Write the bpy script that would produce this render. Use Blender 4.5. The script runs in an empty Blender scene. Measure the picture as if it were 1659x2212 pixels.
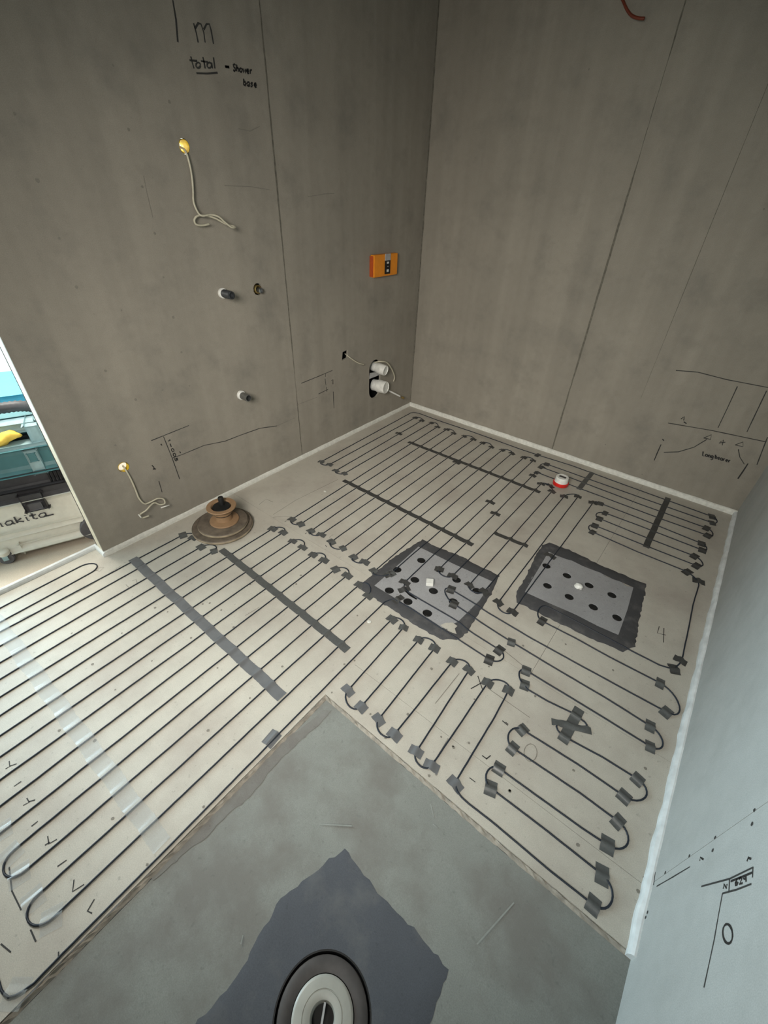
import bpy, bmesh, math, random
from mathutils import Vector, Matrix
random.seed(7)
sc = bpy.context.scene
COL = sc.collection
# ------------------------------------------------------------------ camera
RW = ((0.7781231104868238, 0.6273502562504607, 0.03092055802846172),
      (0.39400113613244575, -0.44916989960670595, -0.8018787352297378),
      (-0.48917024608274384, 0.6361431106832671, -0.5966861931346867))   # rows: right, down, forward
CAM = Vector((1.91342, -2.78334, 1.4)); FPX = 925.557
cd = bpy.data.cameras.new('camera'); cam = bpy.data.objects.new('camera', cd); COL.objects.link(cam)
m = Matrix(((RW[0][0], -RW[1][0], -RW[2][0], CAM.x), (RW[0][1], -RW[1][1], -RW[2][1], CAM.y),
            (RW[0][2], -RW[1][2], -RW[2][2], CAM.z), (0, 0, 0, 1)))
cam.matrix_world = m
cd.sensor_fit = 'AUTO'; cd.sensor_width = 36; cd.lens = 36 * FPX / 2212; cd.clip_start = 0.02
sc.camera = cam
# ------------------------------------------------------------------ world, lights, exposure
w = bpy.data.worlds.new('world'); sc.world = w; w.use_nodes = True
w.node_tree.nodes['Background'].inputs[0].default_value = (0.75, 0.86, 1, 1)
w.node_tree.nodes['Background'].inputs[1].default_value = 0.6
sc.view_settings.view_transform = 'Standard'; sc.view_settings.look = 'None'
sc.view_settings.gamma = 1; sc.view_settings.use_curve_mapping = False
sc.view_settings.exposure = -0.3
def area(name, loc, target, sx, sy, power, col):
    l = bpy.data.lights.new(name, 'AREA'); l.shape = 'RECTANGLE'; l.size = sx; l.size_y = sy
    l.energy = power; l.color = col
    o = bpy.data.objects.new(name, l); COL.objects.link(o); o.location = loc
    o.rotation_euler = (Vector(target) - Vector(loc)).to_track_quat('-Z', 'Y').to_euler()
    return o
# daylight of the hall window (the window is built in the hall wall right behind it)
area('hall_window_daylight', (-2.66, -3.75, 1.25), (0, -3.75, 1.05), 1.5, 1.5, 245, (0.62, 0.87, 1.0))
area('hall_ceiling_lamp_light', (-0.60, -2.40, 2.36), (-0.60, -2.40, 0), 0.5, 0.5, 66, (1.0, 0.92, 0.82))
lw = area('room_fill_light', (1.62, -3.345, 1.62), (0.50, -0.60, -0.2), 0.86, 0.76, 28.5, (1.0, 0.945, 0.86)); lw.data.spread = math.radians(95)  # added fill from behind the camera, no window is known there

# ------------------------------------------------------------------ geometry helpers
def ray(u, v):
    a, b = (u - 829.5) / FPX, (v - 1106) / FPX
    return Vector([RW[0][i] * a + RW[1][i] * b + RW[2][i] for i in range(3)])
def F(u, v, z=0.0):            # point of the photo lying on the floor plane
    d = ray(u, v); return CAM + d * ((z - CAM.z) / d.z)
def PL(u, v, x=0.0):           # ... on the left wall
    d = ray(u, v); return CAM + d * ((x - CAM.x) / d.x)
def PB(u, v, y=0.0):           # ... on the back wall
    d = ray(u, v); return CAM + d * ((y - CAM.y) / d.y)
W = 2.281
def PR(u, v): return PL(u, v, W)

def prop(o, label=None, cat=None, group=None, kind=None):
    if label: o['label'] = label
    if cat: o['category'] = cat
    if group: o['group'] = group
    if kind: o['kind'] = kind
    return o
def link(name, me, mat=None, parent=None, smooth=False):
    o = bpy.data.objects.new(name, me); COL.objects.link(o)
    if mat: me.materials.append(mat)
    if parent: o.parent = parent
    if smooth:
        for p in me.polygons: p.use_smooth = True
    return o
def mesh(name, vs, fs, mat, parent=None, smooth=False):
    me = bpy.data.meshes.new(name); me.from_pydata([tuple(v) for v in vs], [], fs); me.update()
    return link(name, me, mat, parent, smooth)
def frombm(name, bm, mat, parent=None, smooth=False):
    me = bpy.data.meshes.new(name); bm.to_mesh(me); bm.free()
    return link(name, me, mat, parent, smooth)
def empty(name, loc=(0, 0, 0)):
    o = bpy.data.objects.new(name, None); COL.objects.link(o); o.location = loc; o.empty_display_size = .05; return o
def keep(o, parent):           # parent without moving (children are built in world space)
    o.parent = parent; o.matrix_parent_inverse = Matrix.Translation(parent.location).inverted(); return o
def box_bm(x0, x1, y0, y1, z0, z1, bev=0.0):
    bm = bmesh.new(); bmesh.ops.create_cube(bm, size=1)
    for v in bm.verts:
        v.co = Vector(((x0 + x1) / 2 + v.co.x * (x1 - x0), (y0 + y1) / 2 + v.co.y * (y1 - y0), (z0 + z1) / 2 + v.co.z * (z1 - z0)))
    if bev: bmesh.ops.bevel(bm, geom=bm.edges[:], offset=bev, segments=2, affect='EDGES', profile=.6)
    return bm
def box(name, x0, x1, y0, y1, z0, z1, mat, parent=None, bev=0.0):
    return frombm(name, box_bm(x0, x1, y0, y1, z0, z1, bev), mat, parent)
def slab(name, outer, holes, to3, normal, thick, mat, parent=None):
    """flat board with cut-outs: outer and holes are 2D loops, to3 maps 2D to the front face"""
    bm = bmesh.new(); edges = []
    for lp in [outer] + holes:
        vs = [bm.verts.new(to3(*p)) for p in lp]
        for i in range(len(vs)): edges.append(bm.edges.new((vs[i], vs[(i + 1) % len(vs)])))
    bmesh.ops.triangle_fill(bm, use_beauty=True, edges=edges, normal=normal)
    bmesh.ops.recalc_face_normals(bm, faces=bm.faces[:])
    r = bmesh.ops.extrude_face_region(bm, geom=bm.faces[:])
    for e in r['geom']:
        if isinstance(e, bmesh.types.BMVert): e.co -= Vector(normal) * thick
    bmesh.ops.recalc_face_normals(bm, faces=bm.faces[:])
    return frombm(name, bm, mat, parent)
def circle2(cx, cy, rx, ry=None, n=24, jit=0):
    ry = ry or rx
    return [(cx + rx * math.cos(2 * math.pi * i / n) * (1 + random.uniform(-jit, jit)), cy + ry * math.sin(2 * math.pi * i / n) * (1 + random.uniform(-jit, jit))) for i in range(n)]
def tube(name, pts, r, mat, parent=None, n=8, rad=None, cap=True):
    pts = [Vector(p) for p in pts]; vs = []; fs = []; up = Vector((0, 0, 1)); prev = None
    for i, p in enumerate(pts):
        t = (pts[min(i + 1, len(pts) - 1)] - pts[max(i - 1, 0)]).normalized()
        if prev is None:
            a = t.cross(up)
            if a.length < .1: a = t.cross(Vector((1, 0, 0)))
        else:
            a = prev - t * prev.dot(t)
        a.normalize(); prev = a; b = t.cross(a)
        rr = rad[i] if rad else r
        for k in range(n):
            q = 2 * math.pi * k / n; vs.append(p + a * (rr * math.cos(q)) + b * (rr * math.sin(q)))
    for i in range(len(pts) - 1):
        for k in range(n):
            k2 = (k + 1) % n; fs.append((i * n + k, i * n + k2, (i + 1) * n + k2, (i + 1) * n + k))
    if cap: fs += [tuple(range(n))[::-1], tuple(range((len(pts) - 1) * n, len(pts) * n))]
    return mesh(name, vs, fs, mat, parent, True)
def smoothpath(pts, n=6):      # Catmull-Rom
    pts = [Vector(p) for p in pts]; out = []
    for i in range(len(pts) - 1):
        p0, p1, p2, p3 = pts[max(i - 1, 0)], pts[i], pts[i + 1], pts[min(i + 2, len(pts) - 1)]
        for k in range(n):
            t = k / n
            out.append(.5 * ((2 * p1) + (p2 - p0) * t + (2 * p0 - 5 * p1 + 4 * p2 - p3) * t * t + (3 * p1 - p0 - 3 * p2 + p3) * t ** 3))
    out.append(pts[-1]); return out
def lathe(name, prof, mat, parent=None, n=32, loc=(0, 0, 0), axis=(0, 0, 1), smooth=True, wob=0, cap=True):
    """prof: (radius, height) along axis"""
    q = Vector((0, 0, 1)).rotation_difference(Vector(axis)); L = Vector(loc); vs = []; fs = []
    for (r, h) in prof:
        for k in range(n):
            a = 2 * math.pi * k / n; rr = r * (1 + wob * math.sin(3 * a + 1) + wob * .6 * math.sin(7 * a))
            vs.append(L + q @ Vector((rr * math.cos(a), rr * math.sin(a), h)))
    for i in range(len(prof) - 1):
        for k in range(n):
            k2 = (k + 1) % n; fs.append((i * n + k, i * n + k2, (i + 1) * n + k2, (i + 1) * n + k))
    if cap and prof[0][0] > 1e-6: fs.append(tuple(range(n))[::-1])
    if cap and prof[-1][0] > 1e-6: fs.append(tuple(range((len(prof) - 1) * n, len(prof) * n)))
    o = mesh(name, vs, fs, mat, parent, smooth)
    if smooth:
        md = o.modifiers.new('es', 'EDGE_SPLIT'); md.split_angle = math.radians(38)
    return o
def strokes(name, lines, width, normal, mat, parent=None, lift=.0006):
    """pen or pencil strokes lying flat on a surface: one thin ribbon mesh"""
    nrm = Vector(normal); vs = []; fs = []
    for ln in lines:
        ln = [Vector(p) for p in ln]
        for i, p in enumerate(ln):
            t = (ln[min(i + 1, len(ln) - 1)] - ln[max(i - 1, 0)])
            s = nrm.cross(t).normalized() * width * .5 * random.uniform(.75, 1.15)
            vs += [p + nrm * lift - s, p + nrm * lift + s]
            if i: b = len(vs) - 4; fs.append((b, b + 1, b + 3, b + 2))
    return mesh(name, vs, fs, mat, parent)
def dense(pts, step=.03):
    out = [Vector(pts[0])]
    for a, b in zip(pts[:-1], pts[1:]):
        a, b = Vector(a), Vector(b); n = max(1, int((b - a).length / step))
        for k in range(1, n + 1): out.append(a.lerp(b, k / n))
    return out

# ------------------------------------------------------------------ materials
def newmat(name):
    mt = bpy.data.materials.new(name); mt.use_nodes = True
    return mt, mt.node_tree, mt.node_tree.nodes['Principled BSDF']
def plain(name, col, rough=.6, metal=0, var=.12, scale=40, bump=.15, spec=None, sub=None):
    mt, nt, b = newmat(name)
    b.inputs['Roughness'].default_value = rough; b.inputs['Metallic'].default_value = metal
    if spec is not None: b.inputs['Specular IOR Level'].default_value = spec
    tc = nt.nodes.new('ShaderNodeTexCoord'); nz = nt.nodes.new('ShaderNodeTexNoise')
    nz.inputs['Scale'].default_value = scale; nz.inputs['Detail'].default_value = 5
    nt.links.new(tc.outputs['Object'], nz.inputs['Vector'])
    cr = nt.nodes.new('ShaderNodeValToRGB')
    cr.color_ramp.elements[0].position = .3; cr.color_ramp.elements[1].position = .7
    cr.color_ramp.elements[0].color = tuple(c * (1 - var) for c in col) + (1,)
    cr.color_ramp.elements[1].color = tuple(min(1, c * (1 + var)) for c in col) + (1,)
    nt.links.new(nz.outputs['Fac'], cr.inputs[0]); nt.links.new(cr.outputs[0], b.inputs['Base Color'])
    if bump:
        bp = nt.nodes.new('ShaderNodeBump'); bp.inputs['Strength'].default_value = bump; bp.inputs['Distance'].default_value = .001
        nt.links.new(nz.outputs['Fac'], bp.inputs['Height']); nt.links.new(bp.outputs[0], b.inputs['Normal'])
    return mt
def board(name, col, blotch, streak, axis, rough=.85, sheen=0.0, stain=None, stain_amt=0, speck=0, ss=5, lo=.5, hi=.72):
    """cement backer board: sandy grain, soft blotches, streaks along the board"""
    mt, nt, b = newmat(name); N = nt.nodes.new; Lk = nt.links.new
    tc = N('ShaderNodeTexCoord')
    big = N('ShaderNodeTexNoise'); big.inputs['Scale'].default_value = 2.2; big.inputs['Detail'].default_value = 4
    Lk(tc.outputs['Object'], big.inputs['Vector'])
    mp = N('ShaderNodeMapping'); s = [13, 13, 13]; s[axis] = .5; mp.inputs['Scale'].default_value = s
    Lk(tc.outputs['Object'], mp.inputs['Vector'])
    st = N('ShaderNodeTexNoise'); st.inputs['Scale'].default_value = 1.0; st.inputs['Detail'].default_value = 3; Lk(mp.outputs[0], st.inputs['Vector'])
    gr = N('ShaderNodeTexNoise'); gr.inputs['Scale'].default_value = 420; gr.inputs['Detail'].default_value = 2; Lk(tc.outputs['Object'], gr.inputs['Vector'])
    mid = N('ShaderNodeTexNoise'); mid.inputs['Scale'].default_value = 26; mid.inputs['Detail'].default_value = 6; Lk(tc.outputs['Object'], mid.inputs['Vector'])
    def mad(inp, amt, off):
        n = N('ShaderNodeMath'); n.operation = 'MULTIPLY_ADD'; Lk(inp, n.inputs[0]); n.inputs[1].default_value = amt; n.inputs[2].default_value = off; return n.outputs[0]
    def mul(a, c):
        n = N('ShaderNodeMath'); n.operation = 'MULTIPLY'; Lk(a, n.inputs[0]); Lk(c, n.inputs[1]); return n.outputs[0]
    v = mul(mul(mad(big.outputs['Fac'], blotch * 2, 1 - blotch), mad(st.outputs['Fac'], streak * 2, 1 - streak)),
            mul(mad(gr.outputs['Fac'], .5, .75), mad(mid.outputs['Fac'], .16, .92)))
    mx = N('ShaderNodeVectorMath'); mx.operation = 'SCALE'; mx.inputs[0].default_value = col; Lk(v, mx.inputs['Scale'])
    out = mx.outputs[0]
    if stain:
        n2 = N('ShaderNodeTexNoise'); n2.inputs['Scale'].default_value = ss; n2.inputs['Detail'].default_value = 8; n2.inputs['Roughness'].default_value = .65
        Lk(tc.outputs['Object'], n2.inputs['Vector'])
        r2 = N('ShaderNodeValToRGB'); r2.color_ramp.elements[0].position = lo; r2.color_ramp.elements[1].position = hi; Lk(n2.outputs['Fac'], r2.inputs[0])
        k = N('ShaderNodeMath'); k.operation = 'MULTIPLY'; Lk(r2.outputs[0], k.inputs[0]); k.inputs[1].default_value = stain_amt
        mm = N('ShaderNodeMix'); mm.data_type = 'RGBA'; Lk(k.outputs[0], mm.inputs['Factor']); Lk(out, mm.inputs['A']); mm.inputs['B'].default_value = stain + (1,)
        out = mm.outputs['Result']
    if speck:
        n3 = N('ShaderNodeTexNoise'); n3.inputs['Scale'].default_value = 75; n3.inputs['Detail'].default_value = 3; Lk(tc.outputs['Object'], n3.inputs['Vector'])
        r3 = N('ShaderNodeValToRGB'); r3.color_ramp.elements[0].position = .64; r3.color_ramp.elements[1].position = .76; Lk(n3.outputs['Fac'], r3.inputs[0])
        k3 = N('ShaderNodeMath'); k3.operation = 'MULTIPLY'; Lk(r3.outputs[0], k3.inputs[0]); k3.inputs[1].default_value = .45 * speck
        m3 = N('ShaderNodeMix'); m3.data_type = 'RGBA'; Lk(k3.outputs[0], m3.inputs['Factor']); Lk(out, m3.inputs['A']); m3.inputs['B'].default_value = tuple(c * .45 for c in col) + (1,)
        out = m3.outputs['Result']
    Lk(out, b.inputs['Base Color']); b.inputs['Roughness'].default_value = rough
    b.inputs['Specular IOR Level'].default_value = .25 + sheen
    bp = N('ShaderNodeBump'); bp.inputs['Strength'].default_value = .25; bp.inputs['Distance'].default_value = .0008
    ad = N('ShaderNodeMath'); ad.operation = 'ADD'; Lk(gr.outputs['Fac'], ad.inputs[0]); Lk(mid.outputs['Fac'], ad.inputs[1])
    Lk(ad.outputs[0], bp.inputs['Height']); Lk(bp.outputs[0], b.inputs['Normal'])
    return mt
M = {}
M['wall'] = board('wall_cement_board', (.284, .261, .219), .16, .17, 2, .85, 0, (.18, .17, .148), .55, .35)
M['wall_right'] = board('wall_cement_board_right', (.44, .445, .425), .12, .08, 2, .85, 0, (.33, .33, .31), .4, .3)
M['floor'] = board('floor_cement_board', (.47, .445, .385), .12, .03, 0, .62, .15, (.33, .285, .245), .55, 1.0, 4, .46, .70)
M['tray'] = board('shower_tray_cement', (.215, .226, .208), .16, .03, 1, .7, .1, (.15, .142, .128), .7, .8, 4.5, .44, .62)
M['membrane'] = board('membrane_grey', (.078, .085, .098), .25, .03, 1, .7, 0, (.13, .135, .138), .65, .6, 9, .5, .7)
M['adhesive'] = board('flexible_adhesive_grey', (.062, .062, .065), .3, .03, 1, .75, 0, (.14, .135, .13), .7, .5, 11, .52, .72)
M['panel'] = board('grey_primer_panel', (.30, .30, .305), .12, .02, 1, .75, 0, (.21, .21, .215), .6, 1.0)
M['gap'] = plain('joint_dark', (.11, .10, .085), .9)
M['seal'] = plain('white_edge_foam', (.66, .66, .61), .7, scale=60, bump=.5)
M['bead'] = plain('white_silicone_bead', (.72, .75, .75), .55, scale=30, bump=.5)
M['caulk'] = plain('brown_sand_joint', (.27, .245, .205), .9, var=.3, scale=45, bump=.8)
M['cable'] = plain('blue_grey_cable', (.018, .024, .035), .5, scale=200, spec=.35)
M['tape'] = plain('grey_cloth_tape', (.085, .088, .086), .38, scale=120, bump=.25)
M['tape2'] = plain('silver_cloth_tape', (.13, .135, .14), .30, scale=25, bump=.4)
M['tapedark'] = plain('dark_cloth_tape', (.05, .05, .048), .45, scale=120, bump=.25)
mt, nt, b = newmat('clear_tape')
b.inputs['Base Color'].default_value = (.55, .60, .62, 1); b.inputs['Roughness'].default_value = .16; b.inputs['Alpha'].default_value = .24
M['clear'] = mt
M['pencil'] = plain('pencil', (.035, .035, .033), .8, scale=300, bump=0)
M['faint'] = plain('faint_pencil', (.20, .185, .155), .8, scale=300, bump=0)
M['marker'] = plain('black_marker', (.012, .012, .012), .7, scale=300, bump=0)
M['white'] = plain('white_plaster', (.80, .80, .78), .8)
M['wplastic'] = plain('white_plastic', (.72, .72, .68), .4, bump=0)
M['wcable'] = plain('pale_cable', (.52, .49, .38), .5)
M['yellow'] = plain('yellow_conduit', (.95, .66, .05), .4, bump=0)
M['orange'] = plain('orange_plastic', (.80, .27, .015), .4, var=.05, bump=.1)
M['orangedark'] = plain('dark_orange_side', (.42, .07, .01), .5)
M['black'] = plain('black_plastic', (.006, .006, .006), .55)
M['labelgrey'] = plain('grey_label', (.38, .38, .38), .5)
M['metal'] = plain('grey_steel', (.32, .33, .33), .32, metal=.9, scale=80)
M['darkmetal'] = plain('dark_steel', (.08, .085, .09), .4, metal=.6)
M['brass'] = plain('brass', (.45, .33, .13), .35, metal=.9)
M['red'] = plain('red_plastic', (.62, .02, .015), .35, bump=0)
M['redcable'] = plain('rust_red_cable', (.16, .03, .012), .5)
M['wood'] = plain('worn_plywood', (.125, .10, .075), .7, var=.35, scale=30, bump=.4)
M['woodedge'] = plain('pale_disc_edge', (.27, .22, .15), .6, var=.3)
M['card'] = plain('tan_spool', (.27, .165, .088), .65, var=.1)
M['timber'] = plain('pale_timber', (.78, .70, .55), .6, var=.08, scale=15)
M['hallfloor'] = board('hall_floor_screed', (.55, .47, .375), .08, .02, 0, .8)
M['teal'] = plain('teal_plastic', (.075, .19, .20), .4, bump=.1, scale=15)
M['paleteal'] = plain('pale_teal_plastic', (.30, .42, .43), .35, bump=0)
M['cream'] = plain('cream_plastic', (.72, .69, .60), .5, var=.05, bump=0)
M['charcoal'] = plain('charcoal_plastic', (.045, .042, .045), .5, var=.2)
M['cyan'] = plain('light_blue_plastic', (.09, .40, .56), .4, var=.08, bump=0)
M['glove'] = plain('yellow_fabric', (.80, .52, .08), .7)
M['wheel'] = plain('grey_rubber', (.10, .095, .10), .6)

# ------------------------------------------------------------------ the setting
JY = -2.417; SX, SY = 1.278, -2.249; FY = -3.36; H = 2.5; TH = .078
# left wall
def L3(y, z): return Vector((0, y, z))
def stadium(cy, z0, z1, hw, n=10):
    pts = []
    for i in range(n + 1):
        a = math.pi * i / n; pts.append((cy + hw * math.cos(a), z1 - hw + hw * math.sin(a)))
    for i in range(n + 1):
        a = math.pi + math.pi * i / n; pts.append((cy + hw * math.cos(a), z0 + hw + hw * math.sin(a)))
    return pts
UC = PL(398, 316); LC = PL(267, 1009); P1 = PL(480, 633); P2 = PL(557, 625); P3 = PL(520, 853); SQ = PL(745, 767)
wall_left = slab('wall_left', [(JY, -.05), (.1, -.05), (.1, H), (JY, H)],
                 [circle2(UC.y - .006, UC.z + .0, .055), circle2(LC.y + .025, LC.z - .04, .05)],
                 lambda y, z: Vector((-TH + .012, y, z)), (1, 0, 0), .012, M['white'])
prop(wall_left, 'grey cement-board wall on the left with pipe stubs and cable holes', None, None, 'structure')
jl = -1.186
slab('wall_board', [(jl + .001, .0), (0, .0), (0, H), (jl + .001, H)],
     [stadium(-.462, .199, .474, .062), [(SQ.y - .028, SQ.z - .03), (SQ.y + .024, SQ.z - .022), (SQ.y + .03, SQ.z + .028), (SQ.y - .02, SQ.z + .022)]],
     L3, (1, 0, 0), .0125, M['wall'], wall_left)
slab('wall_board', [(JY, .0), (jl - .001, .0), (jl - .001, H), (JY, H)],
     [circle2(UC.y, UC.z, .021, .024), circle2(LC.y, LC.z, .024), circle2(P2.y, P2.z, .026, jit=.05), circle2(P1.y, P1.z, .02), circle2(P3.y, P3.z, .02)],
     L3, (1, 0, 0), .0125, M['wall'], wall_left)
box('joint_backing', -.02, -.014, jl - .03, jl + .03, 0, H, M['gap'], wall_left)
box('cavity_light_block', -TH + .0125, -.021, jl - .022, jl + .022, 0, H, M['timber'], wall_left)  # blocker added inside the wall so hall light does not leak along the cavity
box('cavity_shade_sheet', -.0655, -.062, jl + .024, -.001, 0, H, M['black'], wall_left)  # black sheet added to stand in for the shade inside the oval opening
box('jamb_stud', -TH + .0005, -.013, JY, JY + .045, 0, H, M['timber'], wall_left)
# doorway head and the stretch of wall beyond the doorway
DY = -3.30
wl2 = box('wall_left_beyond_door', -TH, 0, FY, DY, -.05, H, M['wall']); prop(wl2, 'short grey wall stretch beyond the doorway', kind='structure')
wl3 = box('wall_left_door_head', -TH, 0, DY, JY, 2.08, H, M['wall']); prop(wl3, 'wall panel above the doorway', kind='structure')
# back wall
jb = 1.204
wall_back = box('wall_back', -.1, W + .1, .014, .1, -.05, H, M['gap'])
prop(wall_back, 'grey cement-board back wall with a vertical joint', kind='structure')
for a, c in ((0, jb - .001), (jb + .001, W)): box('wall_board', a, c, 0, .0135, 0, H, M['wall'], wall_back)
# right wall
jr = -2.09
wall_right = box('wall_right', W + .014, W + .1, FY, .1, -.05, H, M['gap'])
prop(wall_right, 'grey board wall on the right with pencil layout marks', kind='structure')
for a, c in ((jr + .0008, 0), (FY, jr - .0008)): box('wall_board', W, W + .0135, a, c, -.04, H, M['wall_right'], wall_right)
# filler smeared along the board joints and the corner
M['filler'] = plain('joint_filler', (.135, .125, .10), .9, var=.3, scale=60)
def smear(name, base, up, side, nrm, hgt, wid, parent, seed):
    rr = random.Random(seed); vs = []; fs = []; k = int(hgt / .03); wv = wid
    for i in range(k + 1):
        wv = max(wid * .35, min(wid * 1.7, wv + rr.uniform(-.3, .3) * wid)); of = rr.uniform(-.15, .15) * wid
        p = Vector(base) + Vector(up) * (hgt * i / k) + Vector(nrm) * .0004
        vs += [p + Vector(side) * (of - wv / 2), p + Vector(side) * (of + wv / 2)]
        if i: q_ = len(vs) - 4; fs.append((q_, q_ + 1, q_ + 3, q_ + 2))
    return mesh(name, vs, fs, M['filler'], parent)
smear('joint_filler', (0, jl, .0), (0, 0, 1), (0, 1, 0), (1, 0, 0), H, .006, wall_left, 1)
smear('joint_filler', (jb, 0, .0), (0, 0, 1), (1, 0, 0), (0, -1, 0), H, .0065, wall_back, 2)
smear('corner_filler', (.004, 0, .02), (0, 0, 1), (1, 0, 0), (0, -1, 0), H, .008, wall_back, 3)
smear('joint_filler', (1.60, 0, .5), (0, 0, 1), (1, 0, 0), (0, -1, 0), H - .5, .0018, wall_back, 4)
# wall behind the camera with an added opening for the fill light, ceiling
wf = slab('wall_front', [(-TH, -.05), (W + .1, -.05), (W + .1, H), (-TH, H)], [[(1.17, 1.22), (2.07, 1.22), (2.07, 2.02), (1.17, 2.02)]],
          lambda x, z: Vector((x, FY, z)), (0, 1, 0), .1, M['wall'])
prop(wf, 'wall behind the camera with an added opening for the fill light', kind='structure')
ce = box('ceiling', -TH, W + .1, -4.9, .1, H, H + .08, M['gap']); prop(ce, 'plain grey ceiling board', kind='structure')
# floor
fb = bmesh.new()
for (x0, x1, y0, y1) in ((-TH - .02, W + .1, SY + .004, .1), (-TH - .02, SX - .004, FY, SY + .004)):
    t = box_bm(x0, x1, y0, y1, -.12, -.004)
    me_ = bpy.data.meshes.new('t'); t.to_mesh(me_); t.free(); fb.from_mesh(me_); bpy.data.meshes.remove(me_)
floor = frombm('floor', fb, M['gap']); prop(floor, 'grey-beige backer-board floor laid with heating cable', kind='structure')
g = .0005
for (x0, x1, y0, y1) in ((0, 1.797 - g, -1.72 + g, 0), (1.797 + g, W, -1.72 + g, 0), (-TH - .01, SX, FY, -1.72 - g),
                         (SX, W, -2.097 + g, -1.72 - g), (SX, W, SY, -2.097 - g)):
    if x0 < 0:
        vs = [(0, y1), (x1, y1), (x1, y0), (x0, y0), (x0, JY), (0, JY)]
        slab('floor_board', vs, [], lambda x, y: Vector((x, y, 0)), (0, 0, 1), .012, M['floor'], floor)
    else:
        box('floor_board', x0, x1, y0, y1, -.012, 0, M['floor'], floor)
# shower base with fall to the drain
DC = (1.79, -2.77)
def trayz(x, y):
    r = math.hypot(x - DC[0], y - DC[1]); return -.006 - .012 * max(0, 1 - r / .62)
n = 40; vs = []; fs = []; x0, x1, y0, y1 = SX + .014, W, SY - 1.04, SY - .012
for j in range(n + 1):
    for i in range(n + 1):
        x = x0 + (x1 - x0) * i / n; y = y0 + (y1 - y0) * j / n; vs.append((x, y, trayz(x, y) + random.uniform(-.0002, .0002)))
for j in range(n):
    for i in range(n):
        cx, cy = x0 + (x1 - x0) * (i + .5) / n, y0 + (y1 - y0) * (j + .5) / n
        if math.hypot(cx - DC[0], cy - DC[1]) < .118: continue
        a = j * (n + 1) + i; fs.append((a, a + 1, a + n + 2, a + n + 1))
tray = mesh('floor_shower_tray', vs, fs, M['tray'], None, True)
prop(tray, 'grey-green cement shower base set into the floor', kind='structure')
def rough_poly(loop, step=.012, jit=.004):
    out = []
    for a, c in zip(loop, loop[1:] + loop[:1]):
        L = math.hypot(c[0] - a[0], c[1] - a[1]); k = max(1, int(L / step))
        for i in range(k):
            t = i / k; out.append((a[0] + (c[0] - a[0]) * t + random.uniform(-jit, jit), a[1] + (c[1] - a[1]) * t + random.uniform(-jit, jit)))
    return out
# dark sealing membrane: ring between its ragged edge and the drain opening
mo = rough_poly([(1.625, -2.522), (1.75, -2.537), (1.86, -2.533), (1.962, -2.538), (1.972, -2.64), (1.965, -2.80), (1.965, -2.975), (1.80, -2.975), (1.585, -2.965), (1.60, -2.86), (1.572, -2.70), (1.60, -2.60)], .014, .0035)
vs = []; fs = []; K = 9
for (x, y) in mo:
    dx, dy = DC[0] - x, DC[1] - y; L = math.hypot(dx, dy); tx, ty = DC[0] - dx / L * .105, DC[1] - dy / L * .105
    for k in range(K):
        t = k / (K - 1); px, py = x + (tx - x) * t, y + (ty - y) * t
        vs.append((px, py, trayz(px, py) + (.0004 if k == 0 else .0018 + random.uniform(-.0003, .0003))))
nm = len(mo)
for i in range(nm):
    for k in range(K - 1):
        a = i * K + k; c = ((i + 1) % nm) * K + k; fs.append((a, c, c + 1, a + 1))
mem = mesh('sealing_membrane', vs, fs, M['membrane'], None, True)
prop(mem, 'dark blue-grey ragged square sealing collar around the shower drain', 'membrane')
# sandy joint between floor and shower base
cj = bmesh.new()
for (ax, ay, bx_, by) in ((SX + .007, FY, SX + .007, SY), (SX, SY - .006, W, SY - .006)):
    L = math.hypot(bx_ - ax, by - ay); k = int(L / .012); prev = None
    for i in range(k + 1):
        t = i / k; x = ax + (bx_ - ax) * t; y = ay + (by - ay) * t
        nx, ny = -(by - ay) / L, (bx_ - ax) / L
        wd = .0065 * random.uniform(.75, 1.2); row = []
        for q, hz in ((-1, -.004), (-.5, random.uniform(-.004, .001)), (.15, random.uniform(-.006, -.002)), (1, -.007)):
            row.append(cj.verts.new((x - nx * wd * q, y - ny * wd * q, hz)))
        if prev:
            for a in range(3): cj.faces.new((prev[a], prev[a + 1], row[a + 1], row[a]))
        prev = row
cjo = frombm('trim_1', cj, M['caulk']); prop(cjo, 'brown sandy joint around the shower base', kind='structure')
# white edge strips
def strip(name, pts, hgt, thk, side, mat, label, jit=.0):
    """foam strip standing along pts; side = unit vector from wall into the room"""
    bm = bmesh.new(); rows = []
    sd = Vector(side)
    ph = random.uniform(0, 6)
    for i, p in enumerate(dense(pts, .018)):
        q_ = i * .018; lump = .45 * math.sin(q_ * 31 + ph) + .35 * math.sin(q_ * 67 + 2 * ph) + .3 * math.sin(q_ * 13) + random.uniform(-.25, .25)
        j1 = jit * lump; j2 = jit * .6 * math.sin(q_ * 41 + ph)
        prof = [(0, -.002), (thk + j1, -.002), (thk + j1, hgt * .5), (thk * .75 + j1, hgt * .85 + j2), (thk * .3, hgt + j2), (0, hgt + j2)]
        rows.append([bm.verts.new(p + sd * a + Vector((0, 0, z))) for a, z in prof])
    for r0, r1 in zip(rows[:-1], rows[1:]):
        for a in range(5): bm.faces.new((r0[a], r0[a + 1], r1[a + 1], r1[a]))
    bm.faces.new(rows[0]); bm.faces.new(rows[-1][::-1])
    bmesh.ops.recalc_face_normals(bm, faces=bm.faces[:])
    o = frombm(name, bm, mat, None, False); prop(o, label, kind='structure'); return o
strip('trim_2', [(0, JY + .0, 0), (0, 0, 0)], .026, .010, (1, 0, 0), M['seal'], 'white foam edge strip along the left wall', .0012)
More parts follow.
